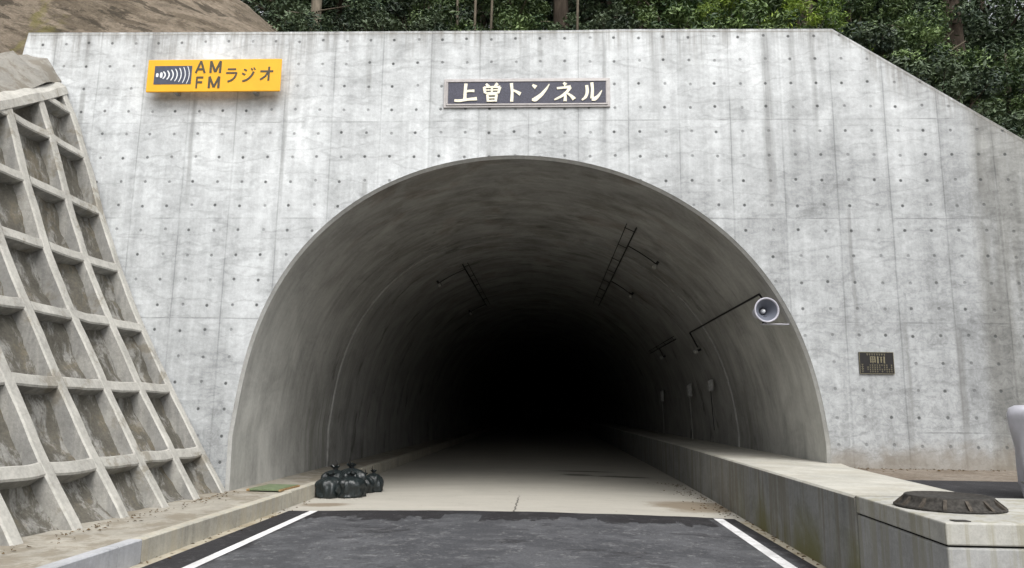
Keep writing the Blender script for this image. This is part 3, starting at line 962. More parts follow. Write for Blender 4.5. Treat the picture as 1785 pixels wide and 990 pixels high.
for j in range(NY + 1):
    y = -14 + 28 * j / NY
    row = []
    for i in range(NX + 1):
        t = i / NX
        if y < 0.1:
            x1 = prof(ztop(min(y, 0.0))) - 0.75
        else:
            x1 = -8.9 + (-2.6 + 8.9) * smooth((y - 0.1) / 1.2)
        x = -26 + (x1 + 26) * (1 - (1 - t) ** 1.6)
        z = rock_z(x, y)
        if -0.2 < y < 0.95 and x > -9.75: z = min(z, 7.9)
        row.append((x, y, z))
    rows.append(row)
o = MB().grid(rows).build("rock_slope", MAT['rock'], smooth=True)
structure(o, "brown streaked rock slope rising above the left end of the portal", "slope")

def hill_z(x, y):
    b = 8.30 if x < 5.5 else max(0.6, 8.30 - 0.671 * (x - 5.5))
    s = 0.40 + 0.10 * smooth((x - 5) / 6)
    return b - 0.05 + s * max(0, y - 0.9) + 0.25 * mnoise.noise((x * 0.4, y * 0.4, 0.0)) * min(1.0, max(0.0, y - 0.9))
rows = []
for j in range(61):
    y = 0.905 + 60 * (j / 60) ** 1.3
    rows.append([(x, y, hill_z(x, y)) for x in np.linspace(-30, 60, 91)])
o = MB().grid(rows).build("hillside", MAT['forest'], smooth=True)
structure(o, "dark wooded hillside with leaf litter above the portal", "hillside")

# ------------------------------------------------------------------ trees and shrubs
rng = np.random.default_rng(11)
def leaf_mesh(name, centers, radii, per, size, seed, flat=0.35, droop=0.0):
    r = np.random.default_rng(seed)
    V, F, T = [], [], []
    for c, rad in zip(centers, radii):
        c = np.array(c)
        tone = r.uniform(0.0, 0.85)
        for _ in range(per):
            d = r.normal(size=3)
            d /= np.linalg.norm(d)
            p = c + d * rad * r.uniform(0.25, 1.0) ** 0.6 * np.array([1, 1, 0.75])
            nrm = d * 0.6 + np.array([0, 0, 0.7]) + r.normal(size=3) * 0.55
            nrm /= np.linalg.norm(nrm)
            a = np.cross(nrm, r.normal(size=3))
            a /= np.linalg.norm(a)
            bb = np.cross(nrm, a)
            s = size * r.uniform(0.55, 1.7)
            b0 = len(V)
            V += [tuple(p - a * s), tuple(p + bb * s * flat - nrm * s * 0.12), tuple(p + a * s - nrm * s * droop), tuple(p - bb * s * flat - nrm * s * 0.12)]
            F.append((b0, b0 + 1, b0 + 2, b0 + 3))
            T.append(min(1, max(0, tone + r.normal() * 0.22)))
    me = mesh(name, V, F)
    at = me.attributes.new("tint", 'FLOAT', 'FACE')
    at.data.foreach_set("value", T)
    return me

def limbs(mb, top, n, spread, r0, seed, z0=0.3, z1=1.0):
    r = random.Random(seed)
    for k in range(n):
        t = z0 + (z1 - z0) * (k + r.random() * 0.6) / n
        a = r.random() * 6.283
        L = spread * r.uniform(0.5, 1.0) * (1.15 - 0.5 * t)
        p0 = Vector((0, 0, top * t))
        p1 = p0 + Vector((math.cos(a) * L * 0.5, math.sin(a) * L * 0.5, L * 0.28))
        p2 = p0 + Vector((math.cos(a) * L, math.sin(a) * L, L * 0.42 + r.uniform(-0.1, 0.2)))
        mb.tube([p0, p1, p2], [r0 * (1 - t * 0.6), r0 * 0.5 * (1 - t * 0.5), r0 * 0.15], 6, False)

def broadleaf(name, label, H, W, leafm, barkm, seed, clumps=70, per=110, size=0.085, base=0.12, lean=0.0, cat="tree", group=None):
    t = empty(name, (0, 0, 0), label, cat, group)
    r = np.random.default_rng(seed)
    tm = MB()
    pts = [(lean * s * s * H * 0.3 + 0.08 * math.sin(s * 5 + seed), 0.06 * math.cos(s * 4 + seed), -0.4 + (H * 0.85 + 0.4) * s) for s in np.linspace(0, 1, 8)]
    r0 = 0.028 * H
    tm.tube(pts, [r0 * (1.25 - 1.0 * s) for s in np.linspace(0, 1, 8)], 9, False)
    limbs(tm, H * 0.85, 11, W * 0.85, r0 * 0.6, seed, max(base, 0.15), 0.95)
    tm.build("trunk", barkm, t, smooth=True)
    cs, rs = [], []
    for _ in range(clumps):
        u = r.normal(size=3)
        u /= np.linalg.norm(u)
        q = r.uniform(0.2, 1.0) ** 0.5
        cz = H * (base + (1 - base) * 0.5) + u[2] * q * H * (1 - base) * 0.5
        k = 0.65 + 0.35 * math.sin(3.1 * math.atan2(u[1], u[0]) + seed)
        cs.append((u[0] * q * W * k + lean * cz * 0.1, u[1] * q * W * k, cz))
        rs.append(W * r.uniform(0.13, 0.30))
    link("crown", leaf_mesh(name + "_crown", cs, rs, per, size, seed), leafm, t)
    return t

def cedar(name, label, H, leafm, barkm, seed, clear=0.42, group=None, girth=0.017):
    t = empty(name, (0, 0, 0), label, "tree", group)
    r = np.random.default_rng(seed)
    tm = MB()
    pts = [(0.05 * math.sin(s * 4 + seed), 0.05 * math.cos(s * 3 + seed), -0.5 + (H + 0.5) * s) for s in np.linspace(0, 1, 9)]
    tm.tube(pts, [girth * H * (1.15 - 1.08 * s) for s in np.linspace(0, 1, 9)], 10, False)
    rr_ = random.Random(seed)
    for k in range(9):                                  # dead snags on the clear trunk
        z = H * clear * rr_.uniform(0.15, 1.0)
        a = rr_.random() * 6.28
        L = rr_.uniform(0.5, 1.3)
        tm.tube([(0, 0, z), (math.cos(a) * L, math.sin(a) * L, z - 0.12 * L)], [0.022, 0.006], 5, False)
    tm.build("trunk", barkm, t, smooth=True)
    cs, rs = [], []
    for k in range(60):
        s = r.uniform(0, 1) ** 1.2
        z = H * (clear + (1 - clear) * s)
        a = r.uniform(0, 6.283)
        q = (1 - s) * 0.17 * H + 0.2
        d = q * r.uniform(0.35, 1.0)
        cs.append((math.cos(a) * d, math.sin(a) * d, z - d * 0.15))
        rs.append(0.55 * (1.1 - 0.6 * s))
    link("crown", leaf_mesh(name + "_crown", cs, rs, 80, 0.11, seed, 0.28, 0.3), leafm, t)
    return t

def shrub(name, label, H, W, leafm, seed, clumps=26, per=160, size=0.046, flat=0.38, cat="shrub", group=None):
    t = empty(name, (0, 0, 0), label, cat, group)
    r = np.random.default_rng(seed)
    st = MB()
    cs, rs = [], []
    for k in range(clumps):
        a, d, s = r.uniform(0, 6.283), W * r.uniform(0, 1) ** 0.6, r.uniform(0.15, 1.0)
        c = (math.cos(a) * d * (0.6 + 0.4 * s), math.sin(a) * d * (0.6 + 0.4 * s), H * s * (1 - 0.35 * (d / W) ** 2))
        cs.append(c)
        rs.append(W * r.uniform(0.14, 0.34))
        st.tube([(c[0] * 0.15, c[1] * 0.15, -0.2), (c[0] * 0.5, c[1] * 0.5, c[2] * 0.6), c], [0.018, 0.012, 0.004], 5, False)
    st.build("stems", MAT['bark_b'], t, smooth=True)
    link("foliage", leaf_mesh(name + "_foliage", cs, rs, per, size, seed, flat), leafm, t)
    return t

FOREST = "trees of the wood above the portal"
UNDER = "shrubs along the top of the portal"
LB = "dark broadleaf evergreen in the shaded wood behind the portal wall"
LC = "tall conifer with a bare dark trunk in the wood behind the wall"
LS = "dark green leafy shrub in the undergrowth behind the wall top"
LM = "mid green bushy evergreen growing just behind the wall top"
pa = broadleaf("broadleaf_tree", LM, 6.0, 2.2, MAT['leaf_a'], MAT['bark_a'], 3, 85, 190, 0.058, 0.10, 0.1, group="bushy evergreens behind the wall top")
pb = broadleaf("broadleaf_tree", LB, 7.5, 2.6, MAT['leaf_b'], MAT['bark_b'], 5, 95, 180, 0.068, 0.06, -0.1, group=FOREST)
pc = cedar("conifer_tree", LC, 15.0, MAT['leaf_b'], MAT['bark_b'], 8, 0.40, "tall conifers in the wood behind the wall")
ps = shrub("shrub", LS, 1.9, 1.1, MAT['leaf_b'], 21, group=UNDER)
LG = "mid green glossy shrub spilling over the back of the wall top"
pg = shrub("shrub", LG, 1.7, 1.0, MAT['leaf_a'], 25, group="glossy shrubs at the wall top")
used = set()
def place(proto, x, y, sc, rz=None, label=None, group=None, dz=0.0):
    z = hill_z(x, y) - 0.1 + dz
    rz = random.random() * 6.28 if rz is None else rz
    if proto.name not in used:
        used.add(proto.name)
        proto.location = (x, y, z)
        proto.rotation_euler = (0, 0, rz)
        proto.scale = (sc, sc, sc)
        if label: proto["label"] = label
        return proto
    r_ = dup(proto, (x, y, z), rz, sc, label, group)
    if label and "group" in r_ and not group: del r_["group"]
    return r_

# front row of bushes, read left to right along the wall top
for x, y, s in ((-3.6, 3.4, 0.95), (-2.3, 3.0, 0.85), (-3.0, 4.6, 1.3), (1.9, 3.3, 0.9), (-5.6, 4.4, 1.0), (-6.3, 5.6, 1.3), (0.9, 4.6, 0.9), (-4.2, 5.6, 1.3)):
    place(ps, x, y, s)
for x, y, s in ((-0.9, 2.6, 0.9), (-0.2, 3.4, 1.0), (3.2, 2.7, 1.0), (4.4, 2.5, 1.05), (5.3, 2.6, 1.0), (2.5, 3.4, 0.95), (3.9, 3.6, 1.5), (5.2, 3.9, 1.5), (-1.9, 3.9, 1.2)):
    place(pg, x, y, s)
for x, y, s in ((-2.9, 6.0, 0.75), (-0.6, 5.2, 0.75), (3.4, 4.6, 0.8), (5.0, 4.4, 0.8)):
    place(pa, x, y, s)
# mid and back rows
for x, y, s in ((-8.2, 13.5, 1.5), (-6.6, 8.6, 1.1), (-10.5, 15.5, 1.6), (-5.8, 7.5, 0.9), (-3.8, 9.5, 1.0), (-1.0, 9.0, 0.9), (1.0, 8.5, 0.85), (3.2, 9.5, 1.0), (5.6, 8.0, 0.95), (7.8, 7.0, 0.9),
                (9.8, 6.2, 0.9), (12.2, 6.8, 1.0), (8.6, 10.5, 1.1), (11.6, 11.0, 1.15), (14.8, 10.5, 1.1), (-7.8, 11.5, 1.1), (-2.5, 14.5, 1.2),
                (1.5, 15.0, 1.25), (5.5, 14.5, 1.2), (9.5, 15.5, 1.3), (14.0, 15.5, 1.3), (18.5, 13.0, 1.2), (-6.5, 16.0, 1.2), (16.0, 7.5, 1.0), (20, 8.5, 1.1)):
    place(pb, x, y, s)
for x, y, s in ((-1.75, 9.2, 0.95), (0.75, 6.9, 0.9), (4.0, 7.4, 1.0), (6.9, 5.2, 1.0),
                (10.4, 4.9, 1.0), (8.3, 8.6, 1.1), (12.9, 8.9, 1.1), (-0.6, 11.2, 1.1), (2.6, 12.0, 1.1), (-6.9, 9.0, 1.1), (6.4, 11.5, 1.1), (15.8, 12.5, 1.2)):
    place(pc, x, y, s)
# the belt that falls away behind the sloping right shoulder
LR = "dark glossy evergreen bush behind the sloping right shoulder of the wall"
for x, y, s in ((7.4, 2.7, 1.15), (8.4, 2.3, 1.1), (9.3, 3.2, 1.3), (10.4, 2.6, 1.2), (11.6, 3.6, 1.35), (8.0, 4.2, 1.35), (9.9, 4.4, 1.4), (12.8, 2.8, 1.3), (11.2, 5.4, 1.4), (14.2, 4.2, 1.4), (7.0, 3.8, 1.2)):
    place(ps, x, y, s, None, LR, "dark bushes behind the right shoulder")
LR2 = "grey green leafy evergreen tree behind the sloping right shoulder of the wall"
for x, y, s in ((7.9, 4.9, 0.75), (9.1, 3.9, 0.7), (10.9, 3.9, 0.75), (12.2, 4.8, 0.85), (13.8, 6.0, 0.95)):
    place(pa, x, y, s, None, LR2, "leafy trees behind the right shoulder")
br = shrub("shrub", "bright yellow green feathery shrub above the wall's right corner", 2.3, 1.25, MAT['leaf_c'], 33, 34, 170, 0.055, 0.2)
place(br, 6.0, 3.2, 1.0)
br2 = place(br, 2.9, 4.4, 0.55, None, "small yellow green shrub behind the middle of the right wall top")
br4 = place(br, 4.6, 3.6, 0.9, None, "yellow green feathery shrub left of the bright one at the wall's right corner")
br5 = place(br, 7.1, 4.3, 1.0, None, "yellow green feathery shrub at the top of the sloping right shoulder")
br6 = place(br, 11.8, 3.0, 0.8, None, "lone lighter shrub far right behind the sloping shoulder")
br3 = place(br, -0.05, 2.5, 0.35, None, "tiny bright green plant poking over the wall beside thin poles")
dg = shrub("dry_grass", "tuft of dry brown grass where rock slope meets the wood", 0.9, 0.55, MAT['leaf_d'], 41, 18, 70, 0.09, 0.10, "grass tuft")
place(dg, -5.2, 3.2, 1.0)
place(dg, -4.6, 2.6, 0.7, None, "small dry grass tuft behind the wall top beside the rock slope")
# big pale trunk left, grey trunk right of centre
pt = cedar("conifer_tree", "thick pale grey tree trunk beside the brown rock slope", 16.0, MAT['leaf_b'], MAT['bark_a'], 13, 0.45, None, 0.0085)
place(pt, -5.45, 4.2, 1.0)
place(pt, 2.75, 5.0, 0.75, None, "slimmer pale grey trunk rising right of the name plaque above the wall")
# thin young poles
def sapling(label, x, y, h, lean):
    t = empty("sapling", (x, y, hill_z(x, y)), label, "sapling", "thin bare saplings above the wall")
    MB().tube([(0, 0, -0.3), (lean * 0.4, 0, h * 0.5), (lean, 0.1, h)], [0.035, 0.03, 0.018], 7).build("trunk", MAT['bark_a'], t, smooth=True)
    for k in range(4):
        z = h * (0.45 + 0.13 * k)
        a = k * 2.1 + x
        tw = MB()
        tw.tube([(lean * z / h, 0, z), (lean * z / h + math.cos(a) * 0.4, math.sin(a) * 0.4, z + 0.35)], [0.012, 0.004], 5)
        tw.build("twig", MAT['bark_a'], t)
for x, y, h, l in ((-1.30, 3.0, 4.5, 0.05), (-1.75, 3.6, 5.0, -0.1), (-1.05, 4.2, 5.0, 0.15), (1.05, 3.4, 4.8, 0.1), (9.0, 4.6, 6.0, 0.25)):
    sapling("thin pale bare sapling standing in the dark wood", x, y, h, l)

# ------------------------------------------------------------------ stroke lettering
def stroke_poly(pts, w, smooth_n=7):
    """pts (x, y) polyline, w widths per point -> outline polygon"""
    P = [Vector((p[0], p[1])) for p in pts]
    n_ = len(P)
    S, Wd = [], []
    for i in range(n_ - 1):
        p0, p1, p2, p3 = P[max(i - 1, 0)], P[i], P[i + 1], P[min(i + 2, n_ - 1)]
        for k in range(smooth_n):
            t = k / smooth_n
            if n_ == 2:
                q = p1.lerp(p2, t)
            else:
                q = 0.5 * ((2 * p1) + (p2 - p0) * t + (2 * p0 - 5 * p1 + 4 * p2 - p3) * t * t + (3 * p1 - p0 - 3 * p2 + p3) * t ** 3)
            S.append(q)
            Wd.append(w[i] + (w[i + 1] - w[i]) * t)
    S.append(P[-1]); Wd.append(w[-1])
    Lf, Rt = [], []
    for i, q in enumerate(S):
        t = (S[min(i + 1, len(S) - 1)] - S[max(i - 1, 0)])
        t = t.normalized() if t.length > 0 else Vector((1, 0))
        nn = Vector((-t.y, t.x)) * Wd[i] * 0.5
        Lf.append(q + nn); Rt.append(q - nn)
    return Lf, Rt

def glyph(name, strokes, x, z, sx, sz, y, depth, mat, parent, sharp=False, bold=1.0):
    """strokes: list of (pts, widths); built standing on the XZ plane facing -Y"""
    mb = MB()
    for k, (pts, w) in enumerate(strokes):
        ws = [q * bold for q in w] if isinstance(w, (list, tuple)) else [w * bold] * len(pts)
        L, Q = stroke_poly(pts, ws, 1 if sharp else 7)
        yy = y - depth - 0.0008 * k
        v, f = [], []
        m_ = len(L)
        for a, b_ in zip(L, Q):
            for q in (a, b_):
                v.append((x + q.x * sx, yy, z + q.y * sz))
        for a, b_ in zip(L, Q):
            for q in (a, b_):
                v.append((x + q.x * sx, y + 0.001 + 0.0003 * k, z + q.y * sz))
        o_ = 2 * m_
        for i in range(m_ - 1):
            f.append((2 * i, 2 * i + 1, 2 * i + 3, 2 * i + 2))
            f.append((2 * i, 2 * i + 2, o_ + 2 * i + 2, o_ + 2 * i))
            f.append((2 * i + 1, o_ + 2 * i + 1, o_ + 2 * i + 3, 2 * i + 3))
        f.append((0, o_, o_ + 1, 1))
        e = 2 * (m_ - 1)
        f.append((e, e + 1, o_ + e + 1, o_ + e))
        mb.add(v, f)
    return mb.build(name, mat, parent)

BR = {
 'ue': [([(0.50, 1.0), (0.47, 0.55), (0.46, 0.13)], [0.13, 0.12, 0.13]), ([(0.50, 0.57), (0.70, 0.60), (0.88, 0.60)], [0.10, 0.11, 0.13]),
        ([(0.0, 0.08), (0.25, 0.07), (0.60, 0.13), (1.0, 0.17)], [0.12, 0.13, 0.12, 0.17])],
 'so': [([(0.20, 0.97), (0.34, 0.83)], [0.10, 0.14]), ([(0.78, 1.0), (0.64, 0.84)], [0.15, 0.08]), ([(0.10, 0.80), (0.16, 0.48)], [0.11, 0.12]),
        ([(0.10, 0.78), (0.50, 0.80), (0.92, 0.80)], [0.09, 0.08, 0.13]), ([(0.91, 0.80), (0.82, 0.46)], [0.13, 0.11]), ([(0.50, 0.80), (0.50, 0.46)], [0.09, 0.09]),
        ([(0.16, 0.63), (0.85, 0.64)], [0.06, 0.06]), ([(0.15, 0.47), (0.84, 0.48)], [0.08, 0.08]), ([(0.28, 0.40), (0.31, 0.0)], [0.11, 0.11]),
        ([(0.28, 0.39), (0.74, 0.40)], [0.08, 0.09]), ([(0.74, 0.40), (0.70, 0.0)], [0.12, 0.11]), ([(0.32, 0.21), (0.68, 0.21)], [0.07, 0.07]), ([(0.30, 0.04), (0.72, 0.05)], [0.09, 0.09])],
 'to': [([(0.22, 1.0), (0.27, 0.5), (0.25, 0.0)], [0.17, 0.14, 0.17]), ([(0.33, 0.62), (0.55, 0.52), (0.76, 0.40)], [0.09, 0.13, 0.19])],
 'n': [([(0.08, 0.90), (0.27, 0.76)], [0.10, 0.20]), ([(0.06, 0.10), (0.24, 0.12), (0.55, 0.36), (0.82, 0.68), (0.98, 0.94)], [0.10, 0.22, 0.17, 0.11, 0.03])],
 'ne': [([(0.44, 1.0), (0.56, 0.88)], [0.10, 0.17]), ([(0.12, 0.70), (0.45, 0.74), (0.80, 0.78)], [0.10, 0.11, 0.15]), ([(0.78, 0.76), (0.60, 0.50), (0.34, 0.27), (0.0, 0.08)], [0.15, 0.12, 0.12, 0.07]),
        ([(0.52, 0.48), (0.53, 0.24), (0.52, 0.0)], [0.12, 0.12, 0.15]), ([(0.64, 0.42), (0.82, 0.28), (0.97, 0.10)], [0.08, 0.13, 0.19])],
 'ru': [([(0.24, 0.86), (0.27, 0.50), (0.18, 0.22), (0.0, 0.06)], [0.14, 0.14, 0.13, 0.07]), ([(0.50, 1.0), (0.53, 0.60), (0.50, 0.14)], [0.14, 0.13, 0.15]),
        ([(0.49, 0.10), (0.64, 0.12), (0.84, 0.30), (1.0, 0.58)], [0.14, 0.19, 0.12, 0.03])],
}
# name plaque: 3.0 x 0.54 m
plq = empty("name_plaque", (0.01, 0.0, 7.35), "long dark plaque with gold brush characters above the tunnel arch", "sign")
def pbox(name, x0, x1, z0, z1, y0, y1, mat, parent, off_, bevel=0.004):
    return MB().box(x0, x1, y0, y1, z0, z1).build(name, mat, parent, off=off_, bevel=bevel)
PO = (0.01, 0.0, 7.35)
pbox("back_plate", -1.50, 1.52, 7.075, 7.625, -0.035, 0.0, MAT['bezel'], plq, PO)
pbox("panel", -1.42, 1.44, 7.145, 7.555, -0.042, -0.036, MAT['plaque'], plq, PO, 0.001)
for nm, (x0, x1, z0, z1) in dict(a=(-1.455, 1.475, 7.56, 7.588), b=(-1.455, 1.475, 7.112, 7.14), c=(-1.455, -1.427, 7.142, 7.558), d=(1.447, 1.475, 7.142, 7.558)).items():
    pbox("border_strip", x0, x1, z0, z1, -0.052, -0.036, MAT['bezel'], plq, PO, 0.003)
CX = {'ue': (-1.30, 0.41), 'so': (-0.80, 0.36), 'to': (-0.335, 0.31), 'n': (0.09, 0.34), 'ne': (0.515, 0.37), 'ru': (1.01, 0.36)}
for k, (cx, cw) in CX.items():
    glyph("character", BR[k], cx - 0.01, 7.175 - 7.35, cw, 0.355, -0.042, 0.012, MAT['gold'], plq, False, 1.12)

# yellow radio sign: 2.55 x 0.65 m on stand-off brackets
ys_ = empty("radio_sign", (-5.715, -0.25, 7.635), "yellow radio information board mounted on the left of the headwall", "sign")
SO = (-5.715, -0.25, 7.635)
x0s, x1s, z0s, z1s = -6.965, -4.465, 7.325, 7.955
mbp = MB().box(x0s, x1s, -0.25, -0.215, z0s, z1s)
mbp.build("board", MAT['yellow'], ys_, off=SO, bevel=0.012)
pbox("mounting_bracket", -6.5, -6.42, 7.35, 7.93, -0.212, 0.0, MAT['steel'], ys_, SO)
pbox("mounting_bracket", -5.02, -4.94, 7.35, 7.93, -0.212, 0.0, MAT['steel'], ys_, SO)
SW, SH = x1s - x0s, z1s - z0s
def gx(f): return x0s + SW * f - SO[0]
def gz(f): return z1s - SH * f - SO[2]           # f from the top
GO = {
 'A': [([(0.0, 0.0), (0.5, 1.0)], 0.17), ([(1.0, 0.0), (0.5, 1.0)], 0.17), ([(0.2, 0.32), (0.8, 0.32)], 0.14)],
 'M': [([(0.08, 0.0), (0.08, 1.0)], 0.16), ([(0.92, 0.0), (0.92, 1.0)], 0.16), ([(0.08, 1.0), (0.5, 0.08)], 0.15), ([(0.92, 1.0), (0.5, 0.08)], 0.15)],
 'F': [([(0.1, 0.0), (0.1, 1.0)], 0.18), ([(0.1, 0.93), (0.95, 0.93)], 0.14), ([(0.1, 0.52), (0.85, 0.52)], 0.14)],
 'ra': [([(0.12, 0.93), (0.82, 0.93)], 0.12), ([(0.0, 0.65), (0.92, 0.65)], 0.12), ([(0.88, 0.68), (0.74, 0.32), (0.48, 0.10), (0.18, 0.0)], 0.13)],
 'ji': [([(0.12, 0.92), (0.34, 0.80)], 0.12), ([(0.0, 0.62), (0.24, 0.50)], 0.12), ([(0.06, 0.02), (0.40, 0.14), (0.70, 0.42), (0.86, 0.74)], 0.13),
        ([(0.66, 1.0), (0.76, 0.84)], 0.09), ([(0.84, 1.04), (0.96, 0.88)], 0.09)],
 'o': [([(0.02, 0.70), (0.98, 0.70)], 0.12), ([(0.66, 1.02), (0.66, 0.04)], 0.13), ([(0.62, 0.68), (0.40, 0.36), (0.04, 0.12)], 0.12)],
}
def put(k, fx0, fx1, ft0, ft1):
    glyph("letter", GO[k], gx(fx0), gz(ft1), SW * (fx1 - fx0), SH * (ft1 - ft0), -0.0015, 0.003, MAT['ink'], ys_, k in 'AMF', 1.25 if k in 'AMF' else 1.1)
put('A', 0.365, 0.432, 0.06, 0.43); put('M', 0.468, 0.553, 0.06, 0.43)
put('F', 0.372, 0.428, 0.54, 0.90); put('M', 0.465, 0.550, 0.54, 0.90)
put('ra', 0.592, 0.682, 0.29, 0.70); put('ji', 0.712, 0.812, 0.29, 0.70); put('o', 0.845, 0.945, 0.26, 0.70)
em = MB().box(gx(0.055), gx(0.335), -0.0045, -0.0015, gz(0.77), gz(0.20)).build("emblem", MAT['navy'], ys_)
for k in range(9):                       # white dot and widening arcs on the emblem
    cx = 0.068 + 0.0300 * k
    hh = 0.06 + 0.026 * k
    cw = 0.010 - 0.0007 * k if k > 1 else 0.016
    pts = [(gx(cx + 0.010 - 0.016 * abs(s) ** 2 * (k > 1)), gz(0.485 + hh * s)) for s in (-1, -0.5, 0, 0.5, 1)]
    ws = [cw * SW * (0.6 if k < 2 else 1)] + [cw * SW * 1.2] * 3 + [cw * SW * (0.6 if k < 2 else 1)]
    glyph("arc", [(pts, ws)], 0, 0, 1, 1, -0.0047, 0.003, MAT['white'], em)

# small dark plaque right of the arch: 0.60 x 0.37 m
sp_ = empty("information_plaque", (5.905, 0.0, 2.52), "small black bronze plaque with brass lettering right of the tunnel mouth", "sign")
IO = (5.905, 0.0, 2.52)
pbox("plate", 5.62, 6.19, 2.335, 2.705, -0.022, 0.0, MAT['bronze'], sp_, IO, 0.010)
for x0, x1, z0, z1 in ((5.622, 6.188, 2.695, 2.703), (5.622, 6.188, 2.337, 2.345), (5.622, 5.630, 2.347, 2.693), (6.180, 6.188, 2.347, 2.693)):
    pbox("rim", x0, x1, z0, z1, -0.028, -0.0225, MAT['brass'], sp_, IO, 0.001)
rt = random.Random(4)
def dots(name, x0, x1, z0, z1, rows_, cols, fill=0.75):
    mb = MB()
    for r_ in range(rows_):
        for c in range(cols):
            if rt.random() > fill: continue
            w, h = (x1 - x0) / cols, (z1 - z0) / rows_
            a, b_ = x0 + w * c, z0 + h * r_
            q = rt.random()
            mb.box(a + w * 0.12, a + w * 0.78, -0.0262, -0.0225, b_ + h * (0.55 + 0.1 * q), b_ + h * 0.80)
            mb.box(a + w * 0.35, a + w * 0.55, -0.0258, -0.0225, b_ + h * 0.12, b_ + h * (0.5 + 0.05 * q))
    mb.build(name, MAT['brass'], sp_, off=IO)
dots("text_line", 5.74, 6.06, 2.640, 2.685, 1, 8, 1.0)
dots("text_line", 5.645, 5.70, 2.36, 2.51, 4, 1, 1.0)
dots("text_line", 5.74, 6.165, 2.36, 2.50, 4, 11, 0.85)
glyph("heading", [([(0.0, 0.95), (0.36, 0.95)], 0.10), ([(0.0, 0.6), (0.36, 0.6)], 0.08), ([(0.04, 0.25), (0.32, 0.25)], 0.08), ([(0.04, 1.0), (0.04, 0.1)], 0.08), ([(0.33, 1.0), (0.33, 0.1)], 0.08), ([(0.18, 1.0), (0.18, 0.0)], 0.07),
                  ([(0.52, 1.0), (0.52, 0.0)], 0.10), ([(0.95, 1.0), (0.95, 0.0)], 0.10), ([(0.64, 0.9), (0.83, 0.9)], 0.08), ([(0.66, 0.5), (0.82, 0.5)], 0.08), ([(0.74, 0.9), (0.74, 0.1)], 0.08)],
      5.80 - IO[0], 2.515 - IO[2], 0.24, 0.115, -0.022, 0.004, MAT['brass'], sp_)

# ------------------------------------------------------------------ loudspeaker
def wall_pt(ang, y, r=4.90):
    """point on the lining; ang from the crown, positive to the right"""
    r = float(np.polyval(pf, ang)) - (5.02 - r)
    return Vector((r * math.sin(ang), y, CZ + r * math.cos(ang)))
hn = empty("horn_speaker", (4.13, -0.05, 3.40), "pale round horn loudspeaker bracketed to the right of the tunnel mouth", "loudspeaker", rz=R(4))
MB().lathe([(0.0, 0.30), (0.045, 0.28), (0.055, 0.24), (0.075, 0.17), (0.115, 0.09), (0.165, 0.035), (0.186, 0.010)], 48, 'Y').build("throat", MAT['hornin'], hn, smooth=True)
bell = MB().lathe([(0.182, 0.012), (0.190, 0.0), (0.198, -0.008), (0.212, -0.004), (0.216, 0.006), (0.205, 0.018), (0.172, 0.035), (0.125, 0.10), (0.085, 0.19), (0.068, 0.26), (0.068, 0.34)], 48, 'Y')
bell.build("bell", MAT['horn'], hn, smooth=True)
MB().lathe([(0.0, 0.13), (0.020, 0.135), (0.034, 0.155), (0.040, 0.20), (0.040, 0.26)], 24, 'Y').build("phase_plug", MAT['white'], hn, smooth=True)
MB().lathe([(0.0, 0.30), (0.095, 0.30), (0.105, 0.315), (0.105, 0.43), (0.09, 0.45), (0.0, 0.45)], 32, 'Y').build("driver", MAT['horn'], hn, smooth=False)
MB().box(-0.06, 0.40, 0.07, 0.20, -0.238, -0.222).build("bracket_arm", MAT['horn'], hn, bevel=0.004)
MB().box(-0.03, 0.03, 0.10, 0.17, -0.222, -0.10).build("bracket_post", MAT['cable'], hn, bevel=0.004)

# ------------------------------------------------------------------ cables, trays and fittings in the tunnel
def conduit(name, label, cat, loc, group=None):
    return empty(name, tuple(loc), label, cat, group)
a_h = math.atan2(4.16, 3.75 - CZ)
p0 = wall_pt(a_h, 0.41, 4.915)
cd = conduit("conduit", "black cable running back into the tunnel from the horn loudspeaker", "cable", p0)
pts = [Vector((4.26, 0.34, 3.52)), wall_pt(a_h + 0.03, 0.40, 4.90)] + [wall_pt(a_h, y, 4.915 if y < 5.6 else 4.885) for y in (0.48, 2, 4, 5.6, 5.8, 6.9)]
MB().tube([p - p0 for p in pts], 0.019, 8).build("cable", MAT['cable'], cd, smooth=True)
pts = [wall_pt(a_h + 0.0 + 0.022 * k, 6.9 + 0.02 * k, 4.88) for k in range(5)]
MB().tube([p - p0 for p in pts], 0.022, 8).build("drop", MAT['cable'], cd, smooth=True)
def lamp(label, ang, y, r=4.80, s=0.75):
    c = wall_pt(ang, y, r)
    t = empty("lamp_fitting", tuple(c), label, "lamp fitting", "small pale fittings on the tunnel lining")
    t.rotation_euler = (0, ang, 0)
    MB().lathe([(0.0, -0.085 * s), (0.05 * s, -0.08 * s), (0.075 * s, -0.05 * s), (0.075 * s, 0.05 * s), (0.04 * s, 0.065 * s)], 16).build("housing", MAT['fitting'], t, smooth=True)
    MB().box(-0.03, 0.03, -0.03, 0.03, 0.05, 0.14).build("base", MAT['cable'], t)
lamp("small pale fitting at the end of the loudspeaker cable", a_h + 0.105, 7.02)
